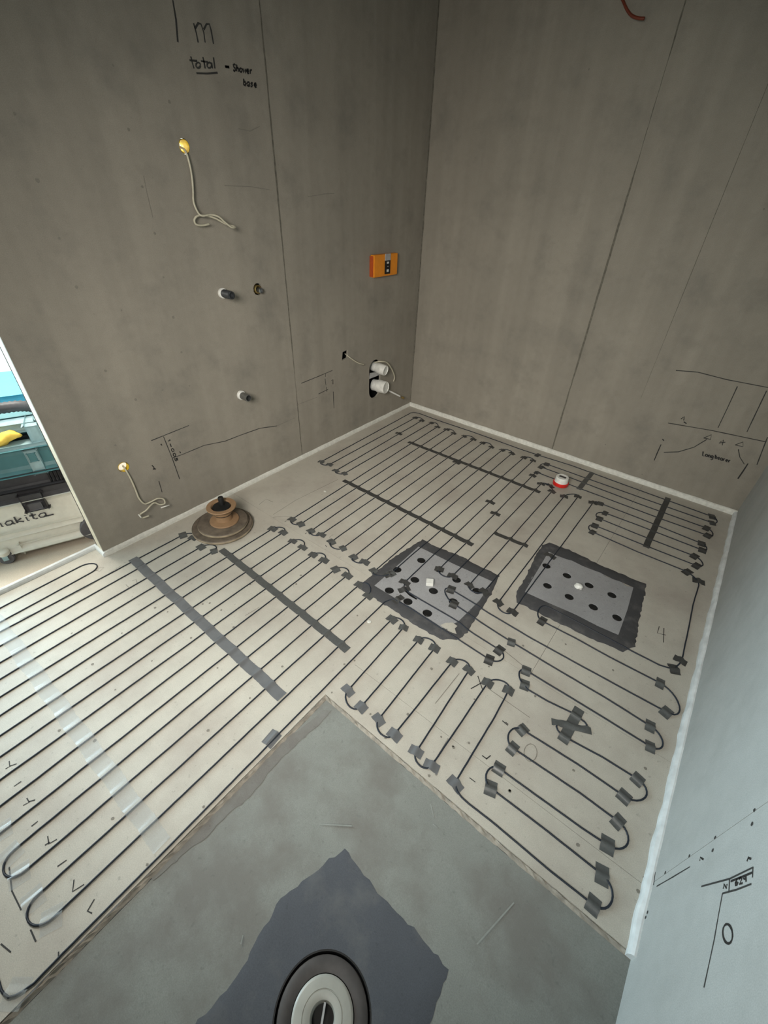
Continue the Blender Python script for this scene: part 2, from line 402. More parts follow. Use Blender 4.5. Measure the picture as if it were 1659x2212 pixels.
strip('trim_3', [(0, 0, 0), (W, 0, 0)], .030, .012, (0, -1, 0), M['seal'], 'white foam edge strip along the back wall', .0012)
strip('trim_4', [(W, 0, 0), (W, SY - .012, 0)], .028, .015, (-1, 0, 0), M['bead'], 'lumpy white sealant bead along the right wall', .0026)
strip('trim_5', [(-TH - .012, FY, -.001), (-TH - .012, JY, -.001)], .024, .012, (1, 0, 0), M['bead'], 'white threshold strip across the doorway', .0006)
strip('trim_6', [(-TH - .004, JY, -.001), (.008, JY, -.001)], .024, .010, (0, -1, 0), M['bead'], 'short white strip around the foot of the door jamb', .0006)
# hall beyond the doorway
o = box('ceiling_hall', -2.8, -TH, -4.9, .1, H, H + .08, M['white']); prop(o, 'white hall ceiling', kind='structure')
hf = box('floor_hall', -2.8, -TH - .02, -4.9, .1, -.06, -.003, M['hallfloor']); prop(hf, 'beige hall floor beyond the doorway', kind='structure')
hw = slab('wall_hall_window', [(-4.9, -.05), (.1, -.05), (.1, H), (-4.9, H)], [[(-4.5, .5), (-3.0, .5), (-3.0, 2.0), (-4.5, 2.0)]],
          lambda y, z: Vector((-2.7, y, z)), (1, 0, 0), .1, M['white']); prop(hw, 'white hall wall with the bright window', kind='structure')
for nm_, a in (('wall_hall_far', (-2.8, -TH, -4.9, -4.82)), ('wall_hall_end', (-2.8, -TH, 0, .1))):
    o = box(nm_, *a, -.05, H, M['white']); prop(o, 'white hall wall out of the frame' if 'far' in nm_ else 'white hall end wall behind the left wall', kind='structure')
o = box('wall_hall_outer', -TH, 0, -4.9, FY, -.05, H, M['white']); prop(o, 'white hall wall beside the bathroom', kind='structure')
hp = box('wall_hall_panel', -1.45, -1.38, -2.62, 0, -.05, H, M['white']); prop(hp, 'bright white wall seen through the doorway', kind='structure')

# ------------------------------------------------------------------ floor cut-outs (primed pads ringed with adhesive)
def xy(p): return (p.x, p.y)
PAD1 = [xy(F(*q)) for q in ((903, 1181), (982, 1220), (1066, 1258), (1037, 1300), (990, 1347), (952, 1362), (880, 1312), (806, 1267), (851, 1228))]
PAD2 = [xy(F(*q)) for q in ((1183, 1192), (1208, 1205), (1234, 1212), (1262, 1226), (1298, 1239), (1310, 1248), (1340, 1258), (1352, 1268), (1369, 1271), (1356, 1320), (1336, 1376), (1290, 1356), (1240, 1330), (1180, 1304), (1130, 1281))]
RIM1 = [xy(F(*q)) for q in ((912, 1166), (932, 1176), (1000, 1204), (1078, 1244), (1068, 1268), (1058, 1290), (1030, 1330), (1010, 1368), (985, 1382), (950, 1382), (900, 1352), (830, 1306), (781, 1274), (786, 1258), (810, 1238), (850, 1204))]
RIM2 = [xy(F(*q)) for q in ((1170, 1178), (1185, 1172), (1230, 1188), (1300, 1222), (1396, 1262), (1392, 1290), (1380, 1340), (1372, 1398), (1345, 1408), (1300, 1390), (1240, 1362), (1170, 1328), (1115, 1300), (1118, 1278), (1140, 1236), (1158, 1200))]
def inside(p, poly):
    c = False; j = len(poly) - 1
    for i in range(len(poly)):
        a, q = poly[i], poly[j]
        if (a[1] > p[1]) != (q[1] > p[1]) and p[0] < (q[0] - a[0]) * (p[1] - a[1]) / (q[1] - a[1]) + a[0]: c = not c
        j = i
    return c
PADZ = .006
H1 = [F(*q) for q in ((910, 1212), (858, 1232), (896, 1254), (948, 1232), (986, 1254), (841, 1277), (936, 1278), (1030, 1278), (881, 1301), (979, 1301), (923, 1326))]
H2 = [F(*q) for q in ((1180, 1224), (1224, 1245), (1182, 1267), (1272, 1266), (1229, 1291), (1321, 1287), (1281, 1313), (1332, 1336))]
def cutout(pad, rim, holes, label, hr):
    cx = sum(p[0] for p in pad) / len(pad); cy = sum(p[1] for p in pad) / len(pad)
    root = empty('floor_repair_pad', (cx, cy, 0)); prop(root, label, 'floor patch', 'primed floor pads ringed with adhesive')
    loop = rough_poly(pad, .02, .0012)
    hl = [circle2(h.x, h.y, hr, n=14, jit=.03) for h in holes]
    keep(slab('pad_panel', loop, hl, lambda x, y: Vector((x, y, PADZ)), (0, 0, 1), .005, M['panel']), root)
    lo = rough_poly(rim, .015, .004); k = len(lo); vs = []; fs = []; R_ = 6
    for (x, y) in lo:        # adhesive skirt climbing from the floor to the pad edge
        best = min(((x - a[0] - (b_[0] - a[0]) * t) ** 2 + (y - a[1] - (b_[1] - a[1]) * t) ** 2, a[0] + (b_[0] - a[0]) * t, a[1] + (b_[1] - a[1]) * t)
                   for a, b_ in zip(pad, pad[1:] + pad[:1]) for t in (0, .1, .2, .3, .4, .5, .6, .7, .8, .9))
        tx, ty = best[1], best[2]; tx += (cx - tx) * .02; ty += (cy - ty) * .02
        for r in range(R_):
            t = r / (R_ - 1); z = (.0006, .0040, .0052, .0060, .0064, .0061)[r] + (random.uniform(-.0006, .0006) if 0 < r < 5 else 0)
            vs.append((x + (tx - x) * t, y + (ty - y) * t, z))
    for i in range(k):
        for r in range(R_ - 1):
            a = i * R_ + r; c = ((i + 1) % k) * R_ + r; fs.append((a, c, c + 1, a + 1))
    keep(mesh('adhesive_border', vs, fs, M['adhesive'], None, True), root)
    for h in holes:
        pl = lathe('drill_hole_plug', [(hr * .99, .0008), (hr * .98, .0022), (hr * .62, .0016), (hr * .58, .0028), (hr * .3, .0024), (0, .0024)], M['black'], None, 16, (h.x, h.y, 0))
        keep(pl, root)
    return root
PADS = [cutout(PAD1, RIM1, H1, 'grey primed floor pad with black drill holes crossed by cable, nearer the shower', .0205)]
cutout(PAD2, RIM2, H2, 'grey primed floor pad with wavy edge and dark border near the right wall', .0195)

# ------------------------------------------------------------------ the heating cable: one long serpentine
CR = .0026
path = []; BENDS = []      # BENDS: (position, cable direction, row)
def P(*pts):
    for p in pts: path.append(Vector((p[0], p[1], 0)))
def arc(a, c, d, depth=.95, row=None, taped=True):
    """half-loop from a to c, bulging towards d"""
    a, c = Vector((a[0], a[1], 0)), Vector((c[0], c[1], 0)); d = Vector((d[0], d[1], 0)).normalized(); mid = (a + c) / 2; r = (a - c).length / 2
    for i in range(0, 13):
        t = math.pi * i / 12; path.append(mid + (a - mid) * math.cos(t) + d * (r * depth * math.sin(t)))
    if taped: BENDS.append((a, d, row)); BENDS.append((c, d, row))
def px(*q): return xy(F(*q))
UP, DN, RT, LT = (0, 1), (0, -1), (1, 0), (-1, 0)
top = [px(*q) for q in ((395.3, 1156.4), (416.9, 1162.5), (434.3, 1182.4), (462, 1191), (589, 1143), (611.6, 1151), (632, 1169.7), (653.6, 1183), (676, 1199), (699.7, 1211), (724.6, 1230.5), (749.9, 1244), (776, 1264), (796, 1287), (831, 1302))]
botx = [.143, .222, .300, .377, .452, .527, .600, .673, .747, .825, .898, .967, 1.038, 1.114, 1.188]
boty = [-3.07] * 9 + [-3.085, -3.085, -3.072, -3.07, -3.067, -3.06]
# doorway loop
P((.004, -3.2), (.005, -2.831)); a = px(171.8, 1225); c = px(195.3, 1238.8); P(a); arc(a, c, UP, 1.2, 'door', False)
P((.087, -2.854), (.09, -3.06)); arc((.09, -3.06), (botx[0], boty[0]), DN, .95, 'foot', False)
for i in range(15):
    if i % 2 == 0:         # going up
        P(top[i])
        if i < 14: arc(top[i], top[i + 1], UP, .95, 'mid')
    else:
        P((botx[i], boty[i])); arc((botx[i], boty[i]), (botx[i + 1], boty[i + 1]), DN, .95, 'foot', False)
P(px(850, 1296), px(880, 1312), px(950, 1358), px(989, 1381.5)); a, c = px(1056.6, 1425.4), px(1078.5, 1405); P(a)
arc(a, c, RT, 1.0, 'pad'); P(px(1009, 1361), px(991.6, 1346.8), px(915.8, 1302.7), px(883, 1283), px(872, 1271), px(873.8, 1260.7))
BENDS.append((F(873.8, 1260.7), Vector((0, 1, 0)), 'pad'))
zt = [px(*q) for q in ((896.9, 902.9), (911.3, 908.9), (932, 914), (944.8, 922.8), (964.7, 928.2), (980, 936.5), (1002.6, 942.7), (1022.5, 949.6), (1042.4, 957.3), (1061.4, 966.2), (1084.9, 972.7), (1105.7, 980), (1131.5, 988.9), (1151.4, 995.6))]   # b..o
zb = [px(*q) for q in ((711.5, 1004.3), (725.6, 1017.5), (744.2, 1023.3), (630.6, 1122.7), (649.6, 1132.7), (671.3, 1147.7), (693.6, 1155.8), (715.6, 1171.2), (740.6, 1184.8), (763.4, 1204.4), (787.5, 1214.9), (808, 1235), (845, 1241))]              # b..n
P(zt[13]); arc(zt[13], zt[12], UP, .8, 'back')
for i in range(12, -1, -1):
    if i % 2 == 0:         # n,l,j.. going down
        P(zb[i])
        if i > 0: arc(zb[i], zb[i - 1], DN, .75, 'near')
    else:
        P(zt[i]); arc(zt[i], zt[i - 1], UP, .8, 'back')
a = px(694, 998); arc(zb[0], a, DN, .75, 'near'); P(px(880, 896.5), px(887, 892.6), px(893, 891.5), px(905, 893.5), px(946.6, 909), px(1019, 933), px(1120, 969.5), px(1161.4, 983.5), px(1233.7, 1006), px(1380, 1059.4))
a, c = px(1538, 1116.5), px(1538, 1130); P(a); arc(a, c, RT, .7, 'right'); P(px(1446.7, 1098)); a, c = px(1181, 1003.3), px(1169.5, 1009.7); P(a)
arc(a, c, LT, .7, 'backright'); P(px(1235.5, 1034), px(1380, 1089)); a, c = px(1526, 1141.4), px(1529, 1157.6); P(a); arc(a, c, RT, .7, 'right')
P(px(1430, 1122.4)); a, c = px(1160.5, 1021.4), px(1150.5, 1027.8); P(a); P(px(1155, 1023), c); BENDS += [(F(1160.5, 1021.4), Vector((1, 0, 0)), 'backright'), (F(1150.5, 1027.8), Vector((0, 1, 0)), 'backright')]
zs = {'p': (948.6, 1232), 'q': (977, 1247), 'r': (1013, 1266.8), 's': (1045, 1281), 't': (1076, 1302), 'u': (1106.7, 1322.5)}
zs = {k: px(*v) for k, v in zs.items()}
zq = {k: px(*v) for k, v in {'q': (1168.6, 1045.8), 'r': (1192, 1062), 's': (1218.3, 1073), 't': (1248, 1073.3), 'u': (1280.7, 1086.5)}.items()}
P(zs['p']); arc(zs['p'], zs['q'], DN, .75, 'pad'); P(zq['q']); arc(zq['q'], zq['r'], UP, .8, 'backright'); P(zs['r']); arc(zs['r'], zs['s'], DN, .75, 'pad')
P(zq['s']); arc(zq['s'], zq['t'], UP, .8, 'backright'); P(zs['t']); arc(zs['t'], zs['u'], DN, .9, 'pad'); P(px(1180, 1224), zq['u'])
BENDS.append((F(1280.7, 1086.5), Vector((0, 1, 0)), 'backright')); P(px(1287, 1084), px(1297, 1088.3)); BENDS.append((F(1297, 1088.3), Vector((1, 0, 0)), 'backright'))
a, c = px(1515.4, 1174.8), px(1517, 1189); P(px(1380, 1120), a); arc(a, c, RT, .7, 'right'); P(px(1380, 1136)); a, c = px(1307, 1109), px(1295, 1121); P(a); arc(a, c, LT, .8, 'backright')
P(px(1380, 1156)); a, c = px(1500, 1202), px(1504.6, 1222.7); P(a); arc(a, c, RT, .8, 'right'); P(px(1380, 1174)); a, c = px(1285, 1136), px(1280, 1150); P(a); arc(a, c, LT, .8, 'backright')
P(px(1380, 1194), px(1484.7, 1236), px(1497, 1246), px(1508, 1257), px(1509, 1266), px(1496, 1310), px(1474, 1420.6), px(1468, 1434), px(1455.5, 1446), px(1442, 1443), px(1423.5, 1437.4), px(1359.4, 1405), px(1260, 1352), px(1190, 1316))
BENDS += [(F(1484.7, 1236), Vector((1, -.3, 0)), 'right'), (F(1509, 1256), Vector((0, 1, 0)), 'right'), (F(1469, 1427), Vector((.3, 1, 0)), 'right'), (F(1455.5, 1446), Vector((1, .3, 0)), 'right')]
a, c = px(1180, 1312), px(1170, 1342); P(a); arc(a, c, LT, .6, None, False); BENDS.append((F(1171, 1342), Vector((1, 0, 0)), 'pad')); P(px(1242, 1379), px(1316, 1420))
def rbend(ax, ay, cx, cy, dep=.9, row='rightnear'):
    a, c = px(ax, ay), px(cx, cy); P(a); arc(a, c, RT, dep, row)
def lbend(ax, ay, cx, cy, dep=.8, row='midright'):
    a, c = px(ax, ay), px(cx, cy); P(a); arc(a, c, LT, dep, row)
rbend(1425.4, 1476.4, 1439, 1539); P(px(1267, 1445.6), px(1147.6, 1380), px(1060, 1328))
lbend(974, 1276, 980, 1308, .9, 'pad'); P(px(1024.4, 1336.5), px(1104.4, 1387.7), px(1197.8, 1443.7), px(1305.8, 1507)); BENDS.append((F(1104.4, 1387.7), Vector((1, 0, 0)), 'midright'))
rbend(1404, 1569, 1404, 1613.4, 1.0); P(px(1263.4, 1526.6)); lbend(1136, 1449.4, 1133, 1480, .8); P(px(1140, 1490), px(1182.3, 1515), px(1234.4, 1540), px(1247.6, 1549.4))
# the small S-loop under the taped cross
P(*[px(*q) for q in ((1262.8, 1560.3), (1267.5, 1567), (1265, 1574), (1256, 1576), (1242, 1572), (1226, 1564), (1213, 1561), (1204, 1565), (1202, 1571), (1204.5, 1578), (1211, 1586), (1226, 1596), (1302, 1637))])
rbend(1377, 1684, 1348, 1721.4, 1.0); P(px(1248, 1652)); lbend(1128, 1577, 1107, 1617, .8); P(px(1251.8, 1713.7))
rbend(1334.7, 1775, 1311.6, 1825.5, 1.0); P(px(1255.6, 1789)); lbend(1077.4, 1660.6, 1059.7, 1703.3, .8); P(px(1182.3, 1796.7))
rbend(1300, 1890, 1280.7, 1955, .9); P(px(1190, 1883.5), px(1059, 1773.5), px(1012, 1737), px(997, 1723.4), px(987, 1710), px(983, 1692)); BENDS.append((F(983, 1694), Vector((0, 1, 0)), 'shower'))
def ubend(ax, ay, cx, cy, d, row, dep=.8):
    a, c = px(ax, ay), px(cx, cy); P(a); arc(a, c, d, dep, row)
P(px(1067.5, 1550.8)); ubend(1098, 1492, 1053, 1476, UP, 'edge'); ubend(932, 1655, 898.5, 1624, DN, 'shower'); ubend(1012.7, 1448, 976.6, 1430, UP, 'edge')
ubend(852, 1588, 817.5, 1555, DN, 'shower'); ubend(938.4, 1401, 904, 1383, UP, 'edge'); ubend(780, 1528, 751.5, 1492, DN, 'shower'); ubend(871.6, 1356.5, 846.5, 1338.5, UP, 'edge')
P(px(660, 1528), px(300, 1895.8), px(136.5, 2060), px(74.7, 2124), px(51, 2141), px(34, 2151), px(20, 2155), px(10, 2148), px(4, 2139), px(-6, 2105), (1.09, -3.225), (.9, -3.235), (.06, -3.24))
# resample, lay over pads and adhesive
def cable_z(x, y):
    if inside((x, y), PAD1) or inside((x, y), PAD2): return PADZ + CR
    if inside((x, y), RIM1): return .0058
    if inside((x, y), RIM2): return .0048
    return CR
dn = dense(path, .018); zs_ = [cable_z(p.x, p.y) for p in dn]
zs_ = [sum(zs_[max(0, i - 1):i + 2]) / len(zs_[max(0, i - 1):i + 2]) for i in range(len(zs_))]
rs = random.Random(3); wob = 0; pts = []
for i, p in enumerate(dn):
    if pts and (Vector((p.x, p.y, 0)) - Vector((pts[-1].x, pts[-1].y, 0))).length < .003: continue
    wob = wob * .85 + rs.uniform(-.0004, .0004)
    pts.append(Vector((p.x + wob, p.y + wob * .6, zs_[i])))
cab = tube('heating_cable', pts, CR, M['cable'], None, 8)
prop(cab, 'thin blue-grey underfloor heating cable laid in serpentine loops over the floor', 'heating cable')

# ------------------------------------------------------------------ tape patches holding the bends
def patch(pos, d, wl, wa, mat, label, group, name='tape_patch', rot=0, bump=.0062, zbase=None):
    """small rectangle of tape: wl across the cable, wa along it, draped over the cable"""
    d = Vector((d[0], d[1], 0)).normalized()
    q = Matrix.Rotation(rot, 3, 'Z'); s = q @ Vector((-d.y, d.x, 0)); al = q @ d
    N_ = 11; vs = []; fs = []; z0 = (cable_z(pos.x, pos.y) - CR) if zbase is None else zbase
    for i in range(N_):
        t = -.5 + i / (N_ - 1); z = z0 + .0007 + bump * max(0, 1 - (abs(t) * wl / .011) ** 1.6)
        for k in (-.5, 0, .5): vs.append(Vector(pos) + s * (t * wl) + al * (k * wa) + Vector((0, 0, z + random.uniform(0, .0004) - pos.z)))
    for i in range(N_ - 1):
        for k in range(2): a = i * 3 + k; fs.append((a, a + 1, a + 4, a + 3))
    o = mesh(name, vs, fs, mat, None, True)
    return prop(o, label, 'tape', group)
ROWS = {'back': ('dark tape square on the back-wall cable bends, %s from left corner', 'tape squares along the back wall', .042, .030, 'tapedark'),
        'near': ('dark tape square at the near end of the far cables, %s from left', 'tape squares at the near end of the far cable field', .046, .032, 'tape'),
        'mid': ('grey tape square on the left cable field, %s from the doorway', 'tape squares on the left cable field', .046, .032, 'tape'),
        'right': ('black tape square by the far right corner, %s from the back wall', 'tape squares along the right wall', .050, .034, 'tapedark'),
        'backright': ('dark tape square around the red-based device, %s from the back wall', 'tape squares between the cable fields', .044, .030, 'tapedark'),
        'pad': ('dark tape square on or by the grey pads, %s from left', 'tape squares by the floor pads', .046, .032, 'tapedark'),
        'rightnear': ('green-grey tape square at the right-hand near bends, %s from the back', 'tape squares at the right-hand bends', .043, .031, 'tape'),
        'midright': ('green-grey tape square left on the near right cables, %s from the back', 'tape squares at the left-hand bends', .042, .030, 'tape'),
        'edge': ('dark tape square on the bends above the shower edge, %s from left', 'tape squares above the shower edge', .041, .029, 'tape'),
        'shower': ('grey tape square on the bends along the shower edge, %s from left', 'tape squares along the shower edge', .044, .030, 'tape2')}
ORD = ['first', 'second', 'third', 'fourth', 'fifth', 'sixth', 'seventh', 'eighth', 'ninth', 'tenth', 'eleventh', 'twelfth', 'thirteenth', 'fourteenth', 'fifteenth', 'sixteenth', 'seventeenth', 'eighteenth', 'nineteenth', 'twentieth']
for row, (lab, grp, wl, wa, mk) in ROWS.items():
    it = [(p, d) for p, d, r in BENDS if r == row]
    key = {'right': lambda e: -e[0].y, 'rightnear': lambda e: -e[0].y, 'midright': lambda e: -e[0].y, 'backright': lambda e: -e[0].y}.get(row, lambda e: e[0].x)
    it.sort(key=key)
    for i, (p, d) in enumerate(it):
        pos = Vector((p.x, p.y, 0)); q = random.uniform(-.35, .35)
        patch(pos, d, wl * random.uniform(.9, 1.12), wa * random.uniform(.9, 1.15), M[mk], lab % ORD[i], grp, rot=q)
# single patches
for (u, v, d, lab) in ((861.6, 936.9, (0, 1), 'lone dark tape square on a cable run near the left corner'), (986, 999.5, (0, 1), 'lone dark tape square just below the upper black strip'),
                       (1161.4, 983.5, (1, 0), 'lone tape square on the cable running along the back wall'), (1059, 1085, (0, 1), 'tape square left of the red-based device on a long run, farther of two'),
                       (1070, 1110, (0, 1), 'tape square left of the red-based device on a long run, nearer of two'), (1188, 1203, (0, 1), 'black tape strip on the corner of the wavy grey pad'),
                       (842, 1243, (1, -.4), 'black tape piece on the left edge of the nearer pad'), (860, 1297, (1, -.3), 'black tape piece at the lower left edge of the nearer pad'),
                       (873, 1276, (1, -.6), 'black tape piece beside the crack in the nearer pad'), (1188, 1050, (.6, 1), 'tape square half hidden behind the red-based device')):
    p = F(u, v); patch(p, d, .055, .028, M['tapedark'], lab, None, rot=random.uniform(-.2, .2))
p = F(587, 1596); patch(p, (0, 1), .04, .05, M['tape2'], 'silver tape piece on the cable beside the shower joint', None, rot=.1)
# taped cross
c0 = F(1234, 1566); ax = (F(1258, 1533) - F(1215, 1600)).normalized(); bx2 = (F(1274, 1578) - F(1192, 1560)).normalized()
def ribbon(name, a, c, wid, mat, zf, label, cat='tape', group=None, step=.008, jit=.0, parent=None):
    a, c = Vector(a), Vector(c); d = (c - a); L = d.length; d.normalize(); s = Vector((-d.y, d.x, 0)); k = int(L / step); vs = []; fs = []
    for i in range(k + 1):
        p = a + d * (L * i / k); off = jit * math.sin(i * .21) * .5 + random.uniform(-jit, jit) * .25
        for t in (-.5, -.17, .17, .5):
            q = p + s * (wid * t + off); vs.append((q.x, q.y, zf(q) + random.uniform(0, .0003)))
    for i in range(k):
        for r in range(3): e = i * 4 + r; fs.append((e, e + 1, e + 5, e + 4))
    o = mesh(name, vs, fs, mat, parent, True)
    if parent is None: prop(o, label, cat, group)
    return o
CP = pts
def over_cable(q, rise=.0066, half=.011, base=.0009):
    best = 1
    for p in NEAR:
        dd = (p.x - q.x) ** 2 + (p.y - q.y) ** 2
        if dd < best: best = dd
    dd = math.sqrt(best); return base + rise * max(0, 1 - (dd / half) ** 1.5)
def near_pts(a, c, m=.06):
    x0, x1 = min(a[0], c[0]) - m, max(a[0], c[0]) + m; y0, y1 = min(a[1], c[1]) - m, max(a[1], c[1]) + m
    out = []
    for p, q in zip(CP[:-1], CP[1:]):
        if x0 < p.x < x1 and y0 < p.y < y1:
            out += [p, p.lerp(q, .25), p.lerp(q, .5), p.lerp(q, .75)]
    return out
a, c = F(1252, 1531), F(1214, 1603); NEAR = near_pts(a, c); ribbon('tape_patch', a, c, .034, M['tape'], lambda q: over_cable(q), 'longer dark tape strip of the taped cross over the cable loop', step=.005)
a, c = F(1191, 1559), F(1277, 1580); NEAR = near_pts(a, c); ribbon('tape_patch', a, c, .024, M['tape'], lambda q: over_cable(q) + .0006, 'shorter dark tape strip of the taped cross over the cable loop', step=.005)
# long strips
STR = [((.113, -2.347), (1.172, -2.352), .040, 'tape2', 'long silver tape strip across the cables by the doorway, ending at the shower joint', .002),
       ((.366, -2.044), (1.216, -2.069), .033, 'tape', 'long grey tape strip running from the wooden discs across the left cables', .001),
       ((.380, -1.204), (1.276, -1.214), .029, 'tapedark', 'long dark tape strip across the middle of the far cable field', .001),
       ((.377, -.534), (1.343, -.527), .030, 'tapedark', 'long dark tape strip across the far cables nearest the back wall', .001),
       ((1.314, -1.056), (1.492, -1.041), .026, 'tapedark', 'short dark tape strip above the gap between the two grey pads', .001),
       ((1.508, -.077), (1.508, -.337), .029, 'tape', 'short grey tape strip beside the red-based white device', .001),
       ((1.949, -.066), (1.954, -.65), .030, 'tapedark', 'wide black tape strip across the cables at the far right', .001)]
for a, c, wd, mk, lab, jt in STR:
    NEAR = near_pts(a, c, .05); A, C_ = Vector((*a, 0)), Vector((*c, 0))
    ribbon('tape_strip', A, C_, wd, M[mk], lambda q: over_cable(q), lab, 'tape', 'tape strips across the cables', .006, jt)
a, c = (.04, -2.862), (1.252, -2.826); NEAR = near_pts(a, c, .05)
ribbon('clear_tape_strip', Vector((*a, 0)), Vector((*c, 0)), .047, M['clear'], lambda q: over_cable(q, .0066, .02, .0009), 'long clear tape strip crossing the cables at the lower left', 'tape', None, .006, .004)
for q, d, lab in (((24, 1846), (0, 1), 'clear tape piece on the left cable loop, upper arm'), ((42, 1890), (.4, 1), 'clear tape piece on the left cable loop, lower arm'), ((72, 1944), (.2, 1), 'clear tape piece on the lowest cable loop, upper arm'),
                  ((112, 1986), (.3, 1), 'clear tape piece on the lowest cable loop, lower arm'), ((34, 2147), (.7, .7), 'clear tape piece at the bottom left cable corner'), ((4, 1796), (0, 1), 'clear tape piece at the left picture edge')):
    patch(F(*q), d, .05, .045, M['clear'], lab, None, 'clear_tape_patch', rot=random.uniform(-.2, .2))

# ------------------------------------------------------------------ things on the floor
# two discs with a spool
dc = Vector((.197, -1.94, 0)) + F(482, 1136) - F(473, 1131)
def disc(r, z, h, name, label, dx=0, dy=0, edge=True):
    root = empty(name, (dc.x + dx, dc.y + dy, z)); prop(root, label, 'disc')
    keep(lathe('disc_body', [(r * .97, 0), (r, h * .25), (r, h * .75), (r * .975, h), (r * .25, h), (0, h)], M['wood'], None, 48, (dc.x + dx, dc.y + dy, z), wob=.004), root)
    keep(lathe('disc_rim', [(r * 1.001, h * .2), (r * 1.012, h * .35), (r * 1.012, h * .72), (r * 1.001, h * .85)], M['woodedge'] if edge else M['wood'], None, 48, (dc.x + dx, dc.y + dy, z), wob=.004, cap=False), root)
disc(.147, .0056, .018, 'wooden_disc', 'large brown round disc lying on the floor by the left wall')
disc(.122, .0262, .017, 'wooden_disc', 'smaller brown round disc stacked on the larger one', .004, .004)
sp = empty('cable_spool', (dc.x + .006, dc.y + .012, .0437)); prop(sp, 'tan flanged spool standing on the stacked discs', 'spool')
so = (dc.x + .006, dc.y + .012, .0437)
keep(lathe('bottom_flange', [(.070, .0), (.072, .003), (.070, .008), (.040, .012)], M['card'], None, 40, so), sp)
keep(lathe('core', [(.041, .008), (.038, .03), (.038, .06), (.046, .078)], M['card'], None, 40, so), sp)
keep(lathe('top_flange', [(.045, .076), (.068, .082), (.072, .087), (.070, .091), (.050, .091), (.046, .086), (.044, .05), (0, .045)], M['card'], None, 40, so), sp)
pg = empty('black_plug', (so[0], so[1], so[2] + .046)); prop(pg, 'black plug with a stubby stem sitting inside the tan spool', 'plug')
keep(lathe('plug_body', [(.0435, .046), (.0435, .083), (.041, .088), (.015, .088), (0, .088)], M['black'], None, 32, so), pg)
keep(lathe('plug_stem', [(.0135, .088), (.0135, .125), (.0115, .130), (0, .130)], M['black'], None, 20, (so[0] - .012, so[1] + .012, so[2])), pg)
# red and white level / puck
lv = F(1212, 1052); lv = Vector((lv.x - .012, lv.y + .012, 0)); lr = empty('round_level', lv); prop(lr, 'small red-based round white device standing on the floor cables', 'device')
keep(lathe('base_ring', [(.038, .0075), (.045, .010), (.046, .026), (.042, .030)], M['red'], None, 32, lv), lr)
keep(lathe('drum', [(.040, .029), (.0385, .034), (.037, .060), (.035, .063), (.026, .063), (.025, .061), (0, .061)], M['wplastic'], None, 32, lv), lr)
keep(frombm('slot', box_bm(lv.x - .020, lv.x + .020, lv.y - .008, lv.y + .008, .0605, .0635, .001), M['charcoal']), lr)
# white bits on the pads
c1 = F(928, 1261, .006); o = frombm('white_clip', box_bm(-.016, .016, -.016, .016, 0, .017, .002), M['wplastic']); o.location = (c1.x, c1.y, PADZ + .0003); o.rotation_euler = (0, 0, .55)
prop(o, 'small white square clip lying on the nearer grey pad', 'clip')
bm = bmesh.new(); bmesh.ops.create_icosphere(bm, subdivisions=2, radius=.02)
for v in bm.verts: v.co = Vector((v.co.x * random.uniform(.75, 1.15), v.co.y * random.uniform(.6, 1.0), v.co.z * random.uniform(.5, .75)))
zm = min(v.co.z for v in bm.verts); c2 = F(1248, 1271, .006); o = frombm('white_paper_ball', bm, M['wplastic']); o.location = (c2.x, c2.y, PADZ - zm + .0003); prop(o, 'crumpled white scrap lying on the wavy grey pad', 'scrap')
for q, r, lab in (((702, 1062), .010, 'larger white crumb between the far cables'), ((853, 1022), .007, 'small white crumb among the far cables near the left wall'), ((797, 1344), .012, 'pale chip beside the adhesive of the nearer pad')):
    bm = bmesh.new(); bmesh.ops.create_icosphere(bm, subdivisions=1, radius=r)
    for v in bm.verts: v.co = Vector((v.co.x * random.uniform(.7, 1.2), v.co.y * random.uniform(.5, .9), v.co.z * random.uniform(.15, .25)))
    zm = min(v.co.z for v in bm.verts)
    o = frombm('plaster_crumb', bm, M['seal']); p = F(*q); o.location = (p.x, p.y, -zm + .0002); prop(o, lab, 'crumb')
# shower drain
dz = trayz(*DC) ; dr = empty('shower_drain', (DC[0], DC[1], dz)); prop(dr, 'round floor drain with pale cap and slotted opening in the shower base', 'drain')
D3 = (DC[0], DC[1], dz)
keep(lathe('outer_groove', [(.108, .0005), (.108, .0030), (.102, .0032), (.100, -.016), (.094, -.018)], M['black'], None, 56, D3, cap=False), dr)
keep(lathe('body_ring', [(.097, -.030), (.097, .0005), (.094, .0022), (.078, .0018), (.068, -.001), (.066, -.02)], plain('drain_dark_grey', (.052, .047, .045), .55, var=.25, scale=30), None, 56, D3, cap=False), dr)
keep(lathe('pale_cap', [(.066, -.02), (.066, .002), (.063, .005), (.060, .0056), (.044, .0056), (.0435, .0042), (.042, .0042), (.0415, .0058), (.034, .0056), (.027, .003), (.024, -.004), (.024, -.022)], plain('drain_pale_grey', (.38, .38, .34), .4, var=.1, scale=25), None, 56, D3, cap=False), dr)
keep(lathe('outlet_bottom', [(.03, -.026), (.03, -.022), (0, -.022)], M['black'], None, 32, D3), dr)
dd = (F(708, 2150) - F(698, 2212)).normalized(); sd = Vector((-dd.y, dd.x, 0)); bmv = []
for z in (-.006, .001):
    for t, s in ((-.024, -.0022), (.024, -.0022), (.024, .0022), (-.024, .0022)): bmv.append(Vector(D3) + dd * t + sd * s + Vector((0, 0, z)))
keep(mesh('cross_bar', bmv, [(0, 3, 2, 1), (4, 5, 6, 7), (0, 1, 5, 4), (1, 2, 6, 5), (2, 3, 7, 6), (3, 0, 4, 7)], M['labelgrey']), dr)

